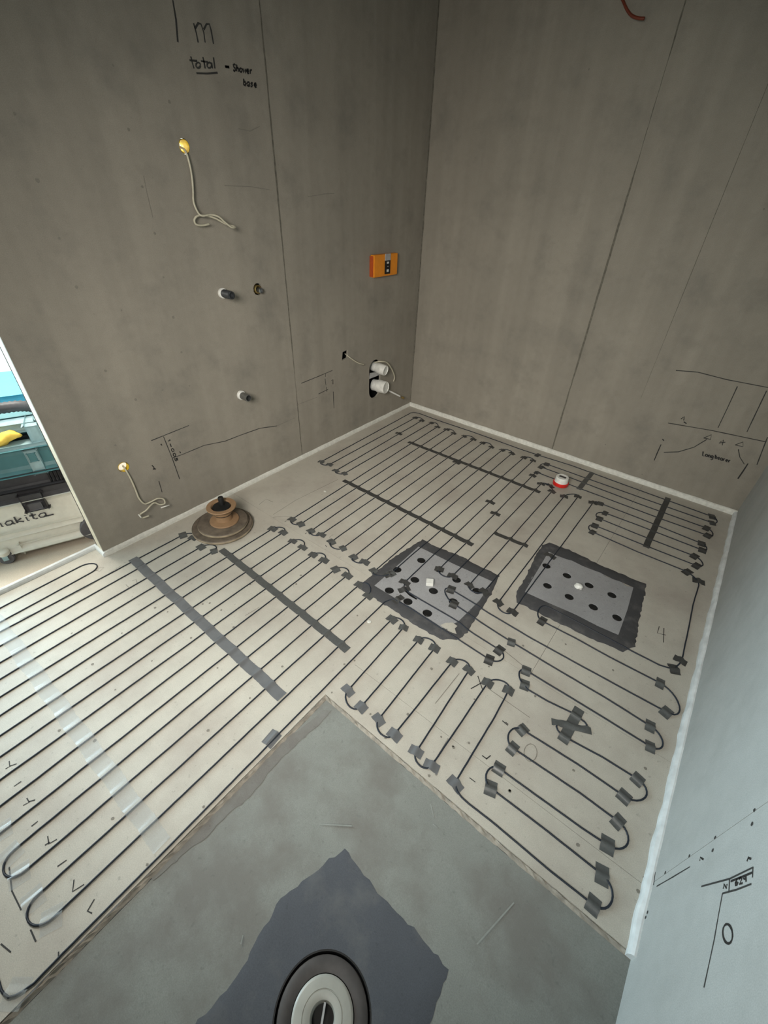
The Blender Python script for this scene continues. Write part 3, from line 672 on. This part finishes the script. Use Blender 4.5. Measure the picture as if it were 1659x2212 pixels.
# ------------------------------------------------------------------ fittings on the left wall
# cable sleeves and their cables
def sleeve(P_, ln, r, label):
    r_ = empty('yellow_conduit_end', P_); prop(r_, label, 'conduit')
    keep(lathe('conduit_tube', [(r * .98, .001), (r, -.002), (r, -ln), (r * .90, -ln), (r * .90, -.004), (r * .93, .0015)], M['yellow'], None, 28, P_, (1, 0, 0), cap=False), r_)
    return r_
sleeve(UC, .054, .0215, 'upper yellow conduit end in the left wall with a cable hanging out')
sleeve(LC, .022, .0235, 'lower yellow conduit end in the left wall near the doorway')
def wcab(name, pl, r, mat, label, lift=None, tail=True, start=None):
    q = [PL(u, v, lift[i] if lift else .008) for i, (u, v) in enumerate(pl)]
    if start: q = [Vector(start)] + q
    o = tube(name, smoothpath(q, 6), r, mat, None, 8); prop(o, label, 'cable'); return o
wcab('pale_cable', [(399, 324), (408, 348), (414, 378), (417, 410), (418, 435), (426, 456), (436, 466), (455, 464), (472, 468), (486, 480), (500, 491), (508, 490), (488, 484), (466, 472), (446, 466), (428, 466), (420, 474), (423, 484), (436, 487), (452, 484)],
     .0038, M['wcable'], 'pale cable hanging from the upper yellow conduit and looped at its end', [.004, .012, .014, .014, .016, .02, .03, .034, .04, .045, .05, .044, .036, .03, .024, .02, .018, .018, .02, .025], start=(-.05, UC.y + .005, UC.z))
wcab('pale_cable', [(272, 1016), (282, 1034), (292, 1056), (300, 1076), (312, 1088), (326, 1084), (340, 1077), (353, 1078), (356, 1087), (346, 1090), (334, 1086), (325, 1092), (316, 1102), (302, 1112), (308, 1118), (322, 1114)],
     .0038, M['wcable'], 'pale cable coiled below the lower yellow conduit', [.004, .010, .012, .014, .016, .02, .024, .026, .03, .028, .024, .03, .035, .03, .026, .03], start=(-.015, LC.y + .003, LC.z))
for (u0, v0, u1, v1, lab) in ((347, 1097, 366, 1091, 'pale stripped wire end right of the coiled cable'), (299, 1111, 305, 1118, 'white stripped wire tip left of the coiled cable')):
    o = tube('wire_end', [PL(u0, v0, .03), PL((u0 + u1) / 2, (v0 + v1) / 2, .036), PL(u1, v1, .04)], .003, M['wplastic']); prop(o, lab, 'wire')
# pipe stubs
r_ = empty('threaded_pipe_stub', P1); prop(r_, 'dark threaded pipe stub, left of the two upper outlets', 'pipe')
keep(lathe('wall_collar', [(.022, .0005), (.0215, .010), (.016, .014)], M['wplastic'], None, 24, P1, (1, -.02, .0)), r_)
thr = [(.0165, .012)]
for i in range(9): thr += [(.0175, .02 + i * .0055), (.0155, .0228 + i * .0055)]
keep(lathe('threaded_sleeve', thr + [(.0165, .074), (.0125, .075), (.0115, .062), (0, .060)], M['darkmetal'], None, 24, P1, (1, -.02, .0)), r_)
r_ = empty('brass_fitting', P2); prop(r_, 'brass fitting set in a round hole, right of the two upper outlets', 'pipe')
keep(lathe('back_ring', [(.024, -.02), (.020, -.012), (.019, .002), (.014, .004), (.013, -.01), (0, -.012)], M['brass'], None, 24, P2, (1, 0, 0)), r_)
keep(lathe('nut', [(.013, -.002), (.013, .020), (.009, .022), (.008, .014), (0, .013)], M['metal'], None, 6, P2 + Vector((0, .004, -.004)), (1, 0, 0), smooth=False), r_)
r_ = empty('chrome_pipe_stub', P3); prop(r_, 'pale steel waste pipe stub with white collar sticking out of the left wall', 'pipe')
keep(lathe('wall_collar', [(.024, .0005), (.0235, .012), (.019, .016)], M['wplastic'], None, 24, P3, (1, 0, 0)), r_)
keep(lathe('pipe', [(.0185, .010), (.0185, .062), (.0175, .066), (.0145, .066), (.0135, .03), (0, .028)], M['metal'], None, 28, P3, (1, 0, 0)), r_)
# orange box
y0_, y1_, z0_, z1_ = -.527, -.297, .985, 1.104
ob = empty('orange_valve_box', (0, (y0_ + y1_) / 2, z0_)); prop(ob, 'orange plastic box with a black label fixed to the left wall', 'box')
keep(frombm('housing', box_bm(.0005, .034, y0_, y1_, z0_, z1_, .006), M['orange']), ob)
keep(frombm('side_flange', box_bm(.0006, .026, y0_ - .006, y0_ + .004, z0_ + .004, z1_ - .006, .002), M['orangedark']), ob)
yc = y0_ + .125
keep(frombm('grey_tab', box_bm(.034, .0385, yc - .026, yc + .026, z1_ - .034, z1_ + .002, .001), M['labelgrey']), ob)
lb = keep(frombm('black_label', box_bm(.034, .038, yc - .026, yc + .026, z0_ + .012, z1_ - .034, .0008), M['black']), ob)
for zz, hh in ((z1_ - .046, .010), (z0_ + .030, .014)):
    s_ = frombm('white_square', box_bm(.038, .0386, yc - .010, yc + .010, zz - hh / 2, zz + hh / 2), M['wplastic']); s_.parent = lb
s_ = frombm('label_dot', box_bm(.038, .0386, yc - .004, yc + .006, z0_ + .050, z0_ + .055), M['labelgrey']); s_.parent = lb
# capped white pipes in the oval opening
for (u, v, x, R_, ln, ax_, lab) in ((823, 797, .02, .037, .07, (1, .12, -.12), 'white capped pipe end in the upper part of the wall opening'), (824, 835, .02, .045, .075, (1, .12, .02), 'larger white capped pipe end in the lower part of the wall opening')):
    p = PL(u, v, x); r_ = empty('capped_waste_pipe', p); prop(r_, lab, 'pipe')
    keep(lathe('pipe', [(R_ * .9, -.07), (R_ * .9, -.005)], M['wplastic'], None, 32, p, ax_), r_)
    keep(lathe('cap', [(R_ * .92, -.03), (R_, -.026), (R_ * .97, .034), (R_ * .92, .040), (R_ * .84, .041), (R_ * .80, .036), (0, .034)], M['wplastic'], None, 32, p, ax_), r_)
bk = [PL(800, 806, -.004), PL(824, 802, -.004), PL(822, 809, -.004), PL(797, 819, -.004)]
o = mesh('grey_bracket', bk + [p - Vector((.003, 0, 0)) for p in bk], [(0, 1, 2, 3), (7, 6, 5, 4), (0, 4, 5, 1), (1, 5, 6, 2), (2, 6, 7, 3), (3, 7, 4, 0)], M['labelgrey']); prop(o, 'grey metal bracket across the wall opening between the white pipes', 'bracket')
wcab('white_cable', [(809, 783), (822, 781), (835, 783), (845, 795), (852, 813), (850, 824)], .0045, M['wcable'], 'white cable arching over the capped pipes', [-.01, .03, .035, .03, .02, .02])
wcab('white_cable', [(838, 843), (848, 848), (858, 853), (864, 856)], .0065, M['wplastic'], 'short thick white cable pointing right below the capped pipes', [-.005, .02, .035, .045])
o = lathe('cable_end_plug', [(.0075, -.004), (.0085, 0), (.0085, .016), (.006, .020), (0, .020)], M['brass'], None, 16, PL(868, 858.5, .05), (.5, .6, -.3)); prop(o, 'small brown plug at the end of the thick white cable', 'plug')
wcab('white_cable', [(745, 764), (754, 771), (765, 779), (776, 785), (786, 787)], .0035, M['wcable'], 'thin white cable coming out of the square wall hole', [-.03, .01, .02, .028, .032])
# rust-red cable on the back wall
q = [PB(1322, -40, .0), PB(1338, -14, -.02), PB(1346, 2, -.025), PB(1354, 20, -.03), PB(1364, 33, -.032), PB(1378, 39, -.034), PB(1392, 40, -.036)]
o = tube('red_cable', smoothpath(q, 5), .0055, M['redcable'], None, 8); prop(o, 'rust-red cable end hanging high on the back wall', 'cable')

# ------------------------------------------------------------------ vacuum cleaner in the hall
VT = Vector((.36, .933, 0)); VN = Vector((.933, -.36, 0)); V0 = Vector((-.252, -2.6, -.003))
def V(s, nn, z): return V0 + VT * s + VN * nn + Vector((0, 0, z))
vac = empty('vacuum_cleaner', V(.01, -.18, 0)); prop(vac, 'teal and cream wheeled workshop vacuum standing in the hall beyond the doorway', 'vacuum cleaner')
def rbox(name, s0, s1, n0, n1, z0, z1, mat, bev=.02, taper=0, parent=None, seg=3):
    bm = bmesh.new(); bmesh.ops.create_cube(bm, size=1)
    for v in bm.verts:
        top_ = v.co.z > 0; k = taper if top_ else 0
        v.co = V((s0 + s1) / 2 + v.co.x * (s1 - s0 - 2 * k), (n0 + n1) / 2 + v.co.y * (n1 - n0 - 2 * k), (z0 + z1) / 2 + v.co.z * (z1 - z0))
    if bev: bmesh.ops.bevel(bm, geom=bm.edges[:], offset=bev, segments=seg, affect='EDGES', profile=.5)
    bmesh.ops.recalc_face_normals(bm, faces=bm.faces[:])
    o = frombm(name, bm, mat, None, False)
    pr = parent or vac; o.parent = pr
    if parent is None: o.matrix_parent_inverse = Matrix.Translation(vac.location).inverted()
    return o
tank = rbox('tank', -.27, .235, -.36, -.002, .045, .288, M['cream'], .03)
rbox('tank_skirt', -.05, .19, -.33, .0, .030, .075, M['cream'], .012)
rbox('tank_band', -.272, .238, -.355, .004, .118, .145, M['cream'], .01)
rbox('motor_rim', -.275, .275, -.365, .006, .286, .345, M['charcoal'], .018)
rbox('motor_body', -.262, .262, -.355, -.004, .335, .41, M['charcoal'], .02)
rbox('head_cover', -.25, .245, -.345, -.008, .405, .515, M['teal'], .03, .012)
rbox('top_rail', -.20, .215, -.05, -.008, .515, .53, M['paleteal'], .006)
rbox('rear_rail', -.20, .215, -.20, -.15, .515, .60, M['teal'], .012)
rbox('handle', -.20, .20, -.10, -.06, .565, .603, M['paleteal'], .014)
for s in (-.20, .19): rbox('handle_post', s - .022, s + .022, -.105, -.02, .51, .60, M['paleteal'], .012)
rbox('tray_inside', -.175, .165, -.15, -.05, .513, .520, M['black'], .002)
lt = rbox('latch', .038, .118, -.004, .020, .235, .318, M['charcoal'], .008)
rbox('latch_tab', .052, .104, .018, .026, .24, .275, M['wheel'], .006, 0, lt)
rbox('head_clip', .128, .172, -.012, .004, .395, .505, M['paleteal'], .006)
rbox('clip_window', .136, .162, .0, .006, .455, .492, M['teal'], .004)
for i in range(6): rbox('vent_slot', .168 + i * .0135, .174 + i * .0135, -.006, .0075, .335, .395, M['black'], .001, seg=1)
def vpart(o, parent=None):
    o.parent = parent or vac
    if parent is None: o.matrix_parent_inverse = Matrix.Translation(vac.location).inverted()
    return o
for s, nn, r, z in ((.248, .012, .064, .064), (.248, -.37, .064, .064)):
    vpart(lathe('rear_wheel', [(.02, -.016), (r * .93, -.016), (r, -.010), (r, .010), (r * .93, .016), (r * .5, .012), (.018, .018), (0, .018)], M['wheel'], None, 32, V(s, nn, z + .003), VN))
for s, nn in ((-.115, .018), (-.115, -.33)):
    fk = vpart(lathe('caster_fork', [(.020, .050), (.022, .056), (.022, .068), (.016, .072)], M['cream'], None, 20, V(s, nn, 0)))
    vpart(lathe('caster_wheel', [(.006, -.011), (.026, -.011), (.030, -.006), (.030, .006), (.026, .011), (.006, .011)], M['wheel'], None, 24, V(s, nn, .0305), VN), fk)
    for q in (-.016, .016):
        bm = bmesh.new(); bmesh.ops.create_cube(bm, size=1)
        for v in bm.verts: v.co = V(s + v.co.x * .020, nn + q + v.co.y * .004, .043 + v.co.z * .032)
        vpart(frombm('fork_arm', bm, M['paleteal']), fk)
# lettering on the tank
GL = {'m': [[(0, .55), (.08, .6), (.08, 0)], [(.08, .45), (.22, .6), (.32, .5), (.32, 0)], [(.32, .45), (.46, .6), (.58, .5), (.58, 0), (.66, .03)]],
      'a': [[(.5, .6), (.2, .6), (.05, .35), (.1, .05), (.3, 0), (.48, .2)], [(.5, .6), (.48, .05), (.6, 0)]],
      'k': [[(.1, 1), (.1, 0)], [(.45, .6), (.12, .3), (.5, 0)]], 'i': [[(.12, .6), (.12, .05), (.22, 0)], [(.12, .82), (.13, .9)]],
      't': [[(.2, .95), (.18, .1), (.3, 0), (.42, .06)], [(0, .62), (.42, .62)]], 'o': [[(.3, .6), (.08, .45), (.06, .15), (.28, 0), (.48, .15), (.5, .45), (.3, .6)]],
      'l': [[(.15, 1), (.15, 0)]], 'S': [[(.5, .85), (.3, 1), (.08, .85), (.15, .6), (.42, .42), (.5, .18), (.28, 0), (.05, .12)]],
      'h': [[(.1, 1), (.1, 0)], [(.1, .4), (.3, .6), (.48, .45), (.5, 0)]], 'w': [[(.02, .6), (.14, 0), (.3, .5), (.44, 0), (.6, .6)]],
      'e': [[(.08, .32), (.5, .36), (.4, .6), (.15, .55), (.06, .25), (.25, 0), (.5, .1)]], 'r': [[(.1, .6), (.12, 0)], [(.12, .4), (.28, .6), (.45, .55)]],
      'b': [[(.1, 1), (.1, 0)], [(.1, .5), (.35, .6), (.5, .35), (.35, 0), (.1, .08)]], 's': [[(.45, .55), (.2, .6), (.1, .45), (.42, .2), (.3, 0), (.05, .05)]],
      'L': [[(.1, 1), (.08, 0), (.5, .03)]], 'n': [[(.1, .6), (.1, 0)], [(.1, .4), (.3, .6), (.48, .45), (.5, 0)]],
      'g': [[(.5, .6), (.2, .6), (.06, .35), (.2, .05), (.48, .2)], [(.5, .6), (.46, -.25), (.2, -.38), (.05, -.25)]],
      '4': [[(.1, 1), (.05, .45), (.5, .5)], [(.42, .95), (.36, 0)]], '6': [[(.45, 1), (.1, .45), (.1, .1), (.35, 0), (.5, .25), (.3, .45), (.1, .3)]],
      '2': [[(.05, .8), (.3, 1), (.5, .75), (.08, 0), (.55, .02)]], '9': [[(.5, .6), (.3, .5), (.1, .7), (.25, 1), (.48, .9), (.45, 0)]], '1': [[(.15, .8), (.3, 1), (.3, 0)]],
      '0': [[(.3, 1), (.08, .7), (.1, .2), (.3, 0), (.5, .25), (.5, .75), (.3, 1)]], '5': [[(.5, 1), (.12, 1), (.1, .6), (.4, .6), (.5, .25), (.3, 0), (.05, .1)]],
      '-': [[(.05, .4), (.5, .42)]], 'N': [[(.05, 0), (.1, 1), (.45, 0), (.5, 1)]]}
ADV = {'m': .78, 'w': .72, 'i': .34, 'l': .32, 't': .5, 'k': .62}
def writing(txt, to3):
    """strokes of txt in letter units handed to to3(x, y)"""
    out = []; x = 0
    for ch in txt:
        for st in GL.get(ch, []): out.append([to3(x + a, c) for a, c in st])
        x += ADV.get(ch, .64)
    return out, x
ls, wd = writing('makita', lambda a, c: (a, c)); k = .205 / wd
ln3 = [[V(-.105 + p[0] * k, .0015, .182 + p[1] * .034) for p in l] for l in ls]
ln3 += [[V(.085, .0015, .1835), V(.118, .0015, .184)]]
vpart(strokes('lettering', ln3, .0068, VN, M['charcoal']), tank)
# hose, light blue case, yellow glove
q = [V(-.34, -.13, .60), V(-.20, -.13, .638), V(-.05, -.125, .642), V(.08, -.12, .650), V(.19, -.13, .638), V(.27, -.17, .56), V(.30, -.25, .45)]
sm = smoothpath(q, 14); ho = tube('vacuum_hose', sm, .022, M['charcoal'], None, 14, [.0235 if i % 2 else .0205 for i in range(len(sm))]); prop(ho, 'black ribbed hose lying over the vacuum handle', 'hose')
kc = V(.05, -.50, 0); case = empty('tool_case', kc); prop(case, 'light blue tool case behind the vacuum', 'case')
for nm_, a_, mk in (('case_body', (-.42, .16, -.78, -.44, .0, .50), 'cyan'), ('case_lid', (-.425, .165, -.785, -.435, .505, .60), 'cyan')):
    o = rbox(nm_, *a_, M[mk], .02); o.parent = case; o.matrix_parent_inverse = Matrix.Translation(case.location).inverted()
for s in (-.25, -.02):
    o = rbox('case_latch', s, s + .06, -.436, -.428, .44, .55, M['paleteal'], .004); o.parent = case; o.matrix_parent_inverse = Matrix.Translation(case.location).inverted()
bm = bmesh.new(); bmesh.ops.create_icosphere(bm, subdivisions=3, radius=1)
for v in bm.verts:
    c_ = v.co.copy(); f_ = 1 + .25 * math.sin(5 * c_.x + 2) * math.cos(4 * c_.y)
    v.co = V(.085 + c_.x * .052 * f_, -.032 + c_.y * .024, .558 + c_.z * .022 * f_ + .010 * math.sin(3 * c_.x))
o = frombm('yellow_glove', bm, M['glove'], None, True); prop(o, 'crumpled yellow cloth stuffed on top of the vacuum', 'cloth')
q = [Vector((-1.374, -2.30, .95)), Vector((-1.372, -2.15, .82)), Vector((-1.372, -2.05, .80)), Vector((-1.372, -2.13, .69)), Vector((-1.372, -2.02, .62)), Vector((-1.374, -1.96, .62))]
o = tube('thin_wire', smoothpath(q, 8), .004, M['wheel'], None, 6); prop(o, 'thin dark wire hanging on the bright hall wall', 'wire')

# ------------------------------------------------------------------ writing and layout marks
def mk(lines, f): return [dense([f(*p) for p in l], .03) for l in lines]
LN = (1, 0, 0)
def child(o, par): o.parent = par; return o
child(strokes('pencil_writing', mk([[(373, 0), (380, 42), (384, 91)], [(418, 50), (424, 72), (428, 92)], [(421, 62), (428, 50), (434, 52), (440, 70), (443, 92)], [(440, 64), (446, 52), (452, 52), (456, 66), (461, 95)],
      [(412, 122), (415, 135), (419, 148)], [(409, 130), (426, 132)], [(438, 123), (441, 136), (443, 148)], [(434, 132), (449, 134)], [(461, 124), (464, 148)], [(457, 135), (459, 148)], [(424, 158), (447, 159), (470, 157)],
      [(428 + 5 * math.cos(t), 141 + 6 * math.sin(t)) for t in [i * .7 for i in range(10)]], [(452 + 5 * math.cos(t), 141 + 6 * math.sin(t)) for t in [i * .7 for i in range(10)]]], PL), .006, LN, M['pencil']), wall_left)
def text_px(txt, u, v, du, dv, upu, upv, f):
    return writing(txt, lambda a, c: f(u + du * a + upu * c, v + dv * a + upv * c))[0]
tx = text_px('Shower', 503, 153, 11, 1.9, 0, -15, PL) + text_px('base', 525, 184, 12, 2, 0, -14, PL) + [[PL(486, 143), PL(495, 144.5)], [PL(486, 144.5), PL(495, 145.5)]]
child(strokes('marker_writing', tx, .0062, LN, M['marker']), wall_left)
child(strokes('pencil_lines', mk([[(326.6, 951.8), (408, 919)], [(353, 942.8), (371.8, 989.5), (388, 1034.7)], [(371.8, 989.5), (393, 982), (441, 962), (486, 953), (516.5, 941), (561.6, 925), (598, 920)], [(343, 1039), (350, 1063)],
      [(650.6, 828), (690, 812), (718, 800)], [(688, 851), (708.5, 841)], [(703, 806), (703, 814)], [(702, 818), (704, 832)], [(705, 836), (706, 846)]], PL), .004, LN, M['pencil']), wall_left)
child(strokes('marker_marks', mk([[(328, 1005), (332, 1009), (334, 1014)], [(330, 1013), (337, 1013)], [(347, 959), (350, 962)], [(388, 975), (390, 979)], [(719.8, 846), (720.6, 864), (721.3, 882)], [(716, 822), (719, 820), (719, 830)]], PL)
      + text_px('1-005', 361, 948, 6, 16, 5, -2, PL), .005, LN, M['marker']), wall_left)
child(strokes('faint_marks', mk([[(515, 278), (540, 283), (561, 273)], [(485, 401), (540, 403), (582, 410)], [(598, 920), (636, 903)], [(310, 380), (318, 420), (330, 470)], [(665, 425), (700, 419), (722, 418)], [(640, 875), (685, 858)]], PL), .003, LN, M['faint']), wall_left)
BN = (0, -1, 0)
child(strokes('pencil_lines', mk([[(1460, 800), (1508, 804), (1570, 820), (1659, 837)], [(1593, 834.5), (1572, 880), (1551, 924)], [(1656, 844), (1613.5, 933)], [(1443, 913.7), (1536, 929.5), (1655.5, 954.6)], [(1658, 944), (1635, 1004)], [(1434, 977), (1465.5, 976), (1499, 966), (1527, 949)],
      [(1520, 946), (1537, 939), (1535, 949), (1520, 946)], [(1588, 961), (1605, 954.6), (1605, 965), (1588, 961)], [(1556, 955), (1563, 950), (1560, 962)], [(1553, 957), (1567, 955)], [(1595, 970.5), (1598, 987), (1608, 1003)]], PB), .0045, BN, M['pencil']), wall_back)
child(strokes('marker_marks', mk([[(1428, 960), (1420, 978), (1413, 994.7)], [(1431, 948), (1434, 952)], [(1471, 905), (1478, 900), (1477, 908)], [(1477, 911), (1483, 915)], [(1616, 1001), (1605, 1018), (1594, 1034)]], PB)
      + text_px('Long', 1517, 984, 9.5, 2.6, 1, -9, PB) + text_px('bearer', 1544, 990, 9, 2.6, 1, -8, PB), .0058, BN, M['marker']), wall_back)
RN = (-1, 0, 0)
tx = mk([[(1419, 1914.7), (1455, 1894), (1491, 1872.4)], [(1515.7, 1915), (1576.6, 1898.7), (1627.7, 1873.8)], [(1576.6, 1898.7), (1575, 1926)], [(1627, 1873.8), (1626, 1896)], [(1561, 1930.5), (1592, 1922), (1623.6, 1909.8)], [(1561, 1930.5), (1552, 1980), (1543, 2031.5), (1532, 2083), (1521, 2133.8)],
         [(1416, 1884), (1412, 1912)]], PR)
child(strokes('pencil_lines', tx, .0032, RN, M['pencil']), wall_right)
ov = [PR(1572.4 + 10.5 * math.cos(t) + 1.5 * math.sin(t), 2017.6 + 21 * math.sin(t)) for t in [i * 2 * math.pi / 20 for i in range(21)]]
child(strokes('marker_marks', [ov] + mk([[(1579, 1904), (1602, 1895), (1626, 1885)], [(1512, 1860), (1513, 1852), (1520, 1857)], [(1614, 1861), (1617, 1853), (1623, 1856)], [(1563, 1920), (1564, 1910), (1570, 1919), (1571, 1910)]], PR)
      + text_px('629', 1588, 1914, 14, -5, -1, -13, PR), .0042, RN, M['marker']), wall_right)
# pencil on the floor
FN = (0, 0, 1)
child(strokes('pencil_marks', mk([[(1424, 1353), (1420, 1368), (1438, 1372)], [(1434, 1357), (1433, 1388)], [(20, 1644), (21, 1655.7), (12, 1661)], [(21, 1655), (36, 1650)], [(58, 1724), (63, 1733), (50, 1740)], [(62, 1732), (76, 1728)], [(103, 1806), (105.7, 1823), (123, 1813)], [(97, 1826), (108, 1819)],
      [(160, 1900), (157, 1926), (182, 1910.5)], [(204, 1942.6), (189, 1968), (199, 1973)], [(126.6, 2055.7), (126.6, 2067.5), (133, 2064)], [(2, 2039), (23.6, 2057)], [(66, 2008), (77.6, 2034)], [(30, 1699), (46, 1688)], [(68, 1785), (82, 1774)], [(124, 1872), (144, 1858)],
      [(1017, 1488), (1042, 1474)], [(1032, 1460), (1043, 1492)], [(1092, 1560), (1098, 1565)], [(1085, 1557), (1097, 1567)], [(1060, 1632), (1050, 1640)], [(1014, 1680), (1027, 1690)], [(1041, 1632), (1052, 1640)], [(20, 1873), (26, 1925)], [(25, 1923), (46, 1966)], [(620, 1125), (615, 1127)], [(662, 1151), (659, 1154)], [(703, 1178), (706, 1182)]], F), .0032, FN, M['pencil']), floor)
circ = [[F(1146 + 14 * math.cos(t), 1626 + 19 * math.sin(t)) for t in [i * 2 * math.pi / 16 for i in range(17)]]]
child(strokes('faint_marks', circ + mk([[(44, 1338), (80, 1322), (140, 1294), (200, 1262), (262, 1222)], [(190, 1240), (213, 1230)], [(285, 1255), (294, 1252), (297, 1262), (287, 1264)], [(272, 1263), (279, 1270)], [(590, 1112), (640, 1080), (730, 1036)], [(590, 1118), (600, 1116), (628, 1116)], [(1080, 1398), (1150, 1455)],
      [(530, 1330), (560, 1312)], [(560, 1090), (575, 1078), (590, 1085)], [(1047, 1482), (1144, 1550)], [(940, 1520), (992, 1455)], [(935, 1650), (968, 1595)], [(716, 1172), (712, 1160), (720, 1155)], [(207, 1228), (225, 1226), (216, 1234), (205, 1232)]], F), .0024, FN, M['faint']), floor)
# screw heads and specks
sb = bmesh.new()
def dot(bm, c, nrm, r):
    nrm = Vector(nrm); a = nrm.orthogonal().normalized(); q = nrm.cross(a)
    v0 = [bm.verts.new(Vector(c) + nrm * .0007 + a * (r * math.cos(t) * random.uniform(.8, 1.2)) + q * (r * math.sin(t) * random.uniform(.8, 1.2))) for t in [i * math.pi / 4 for i in range(8)]]
    bm.faces.new(v0)
for q in ((453, 1303), (478, 1318), (362, 1322), (335, 1313), (263, 1368), (155, 1368), (124, 1508), (249, 1490), (200, 1435), (328, 1428), (438, 1305), (541, 1263), (640, 1262), (650, 1243), (610, 1440), (540, 1508), (450, 1578), (128, 1578), (205, 1600), (470, 1443), (413, 1378), (505, 1355),
          (717, 1496), (744, 1435), (800, 1543), (833, 1594), (766, 1427), (846, 1384), (772, 1330), (932, 1445), (1025, 1511), (881, 1543), (953, 1592), (980, 1615), (942, 1673), (1013, 1605), (1101, 1709), (1248, 1825), (1378, 1925), (1392, 1896), (1394, 1660), (1239, 1664), (1156, 1504), (1056, 1440), (1130, 1395), (1222, 1392), (1324, 1448), (1101, 1708), (927, 1676), (978, 1612), (318, 1868), (243, 1768), (440, 1743)):
    dot(sb, F(*q), FN, random.uniform(.003, .0055))
o = child(frombm('screw_specks', sb, M['faint']), floor); o['kind'] = 'stuff'
sb = bmesh.new()
for q in ((1545, 1810), (1540, 1837), (1630, 1751), (1625, 1780), (1489.5, 1849), (1437.5, 1885), (1399, 1971), (1395, 1982)): dot(sb, PR(*q), RN, .004)
o = child(frombm('screw_specks', sb, M['pencil']), wall_right); o['kind'] = 'stuff'
sb = bmesh.new()
for q in ((244, 141), (366, 220), (32, 246), (278, 280), (81, 390), (128, 515), (334, 504), (307, 403), (353, 599), (374, 685), (392, 761), (228, 801), (293, 863), (351, 843), (409, 833), (249, 962), (262, 670), (165, 620)): dot(sb, PL(*q), LN, random.uniform(.003, .006))
o = child(frombm('screw_specks', sb, M['faint']), wall_left); o['kind'] = 'stuff'
sb = bmesh.new()
for q in ((1650, 452), (1272, 150), (1308, 960), (1387, 1025)): dot(sb, PB(*q), BN, .004)
o = child(frombm('screw_specks', sb, M['faint']), wall_back); o['kind'] = 'stuff'
def flake(name, pl, zf, mat, parent, jit=.003):
    lp = rough_poly([xy(F(u, v, -.008 if parent is tray else PADZ)) for u, v in pl], .012, jit)
    bm = bmesh.new(); vs = [bm.verts.new((x, y, zf(x, y))) for x, y in lp]
    bmesh.ops.triangle_fill(bm, use_beauty=True, edges=[bm.edges.new((vs[i], vs[(i + 1) % len(vs)])) for i in range(len(vs))], normal=(0, 0, 1))
    for f in bm.faces:
        if f.normal.z < 0: f.normal_flip()
    o = frombm(name, bm, mat); o.parent = parent; return o
M['smear'] = board('dried_mortar_smear', (.165, .158, .145), .2, .03, 1, .85, 0, (.22, .225, .21), .6, .6, 9, .45, .65)
flake('mortar_smear', [(700, 1534), (716, 1534), (700, 1556), (650, 1600), (590, 1655), (560, 1700), (530, 1730), (480, 1770), (440, 1815), (400, 1840), (360, 1880), (330, 1905), (320, 1890), (380, 1820), (450, 1755), (540, 1672), (620, 1596)], lambda x, y: trayz(x, y) + .0012, M['smear'], tray)
# lines of dust and gouges in the shower base
child(strokes('scratches', mk([[(1030, 2040), (1110, 1950)], [(930, 1737), (937, 1765)], [(935, 1780), (945, 1788)], [(520, 2040), (525, 2020)], [(690, 1780), (760, 1784)]], lambda u, v: F(u, v, -.008)), .003, FN, plain('pale_scratch', (.25, .265, .245), .8)), tray)

# crack and exposed beige chip in the nearer pad
o = flake('exposed_chip', [(951, 1351), (962, 1346), (978, 1345), (988, 1352), (982, 1358), (986, 1370), (970, 1364)], lambda x, y: PADZ + .0007, M['floor'], None, .001); keep(o, PADS[0])
o = flake('crack', [(868, 1269), (876, 1273), (886, 1283), (902, 1294), (899, 1295.5), (884, 1287), (874, 1277), (866, 1271)], lambda x, y: PADZ + .0005, M['black'], None, .0004); keep(o, PADS[0])
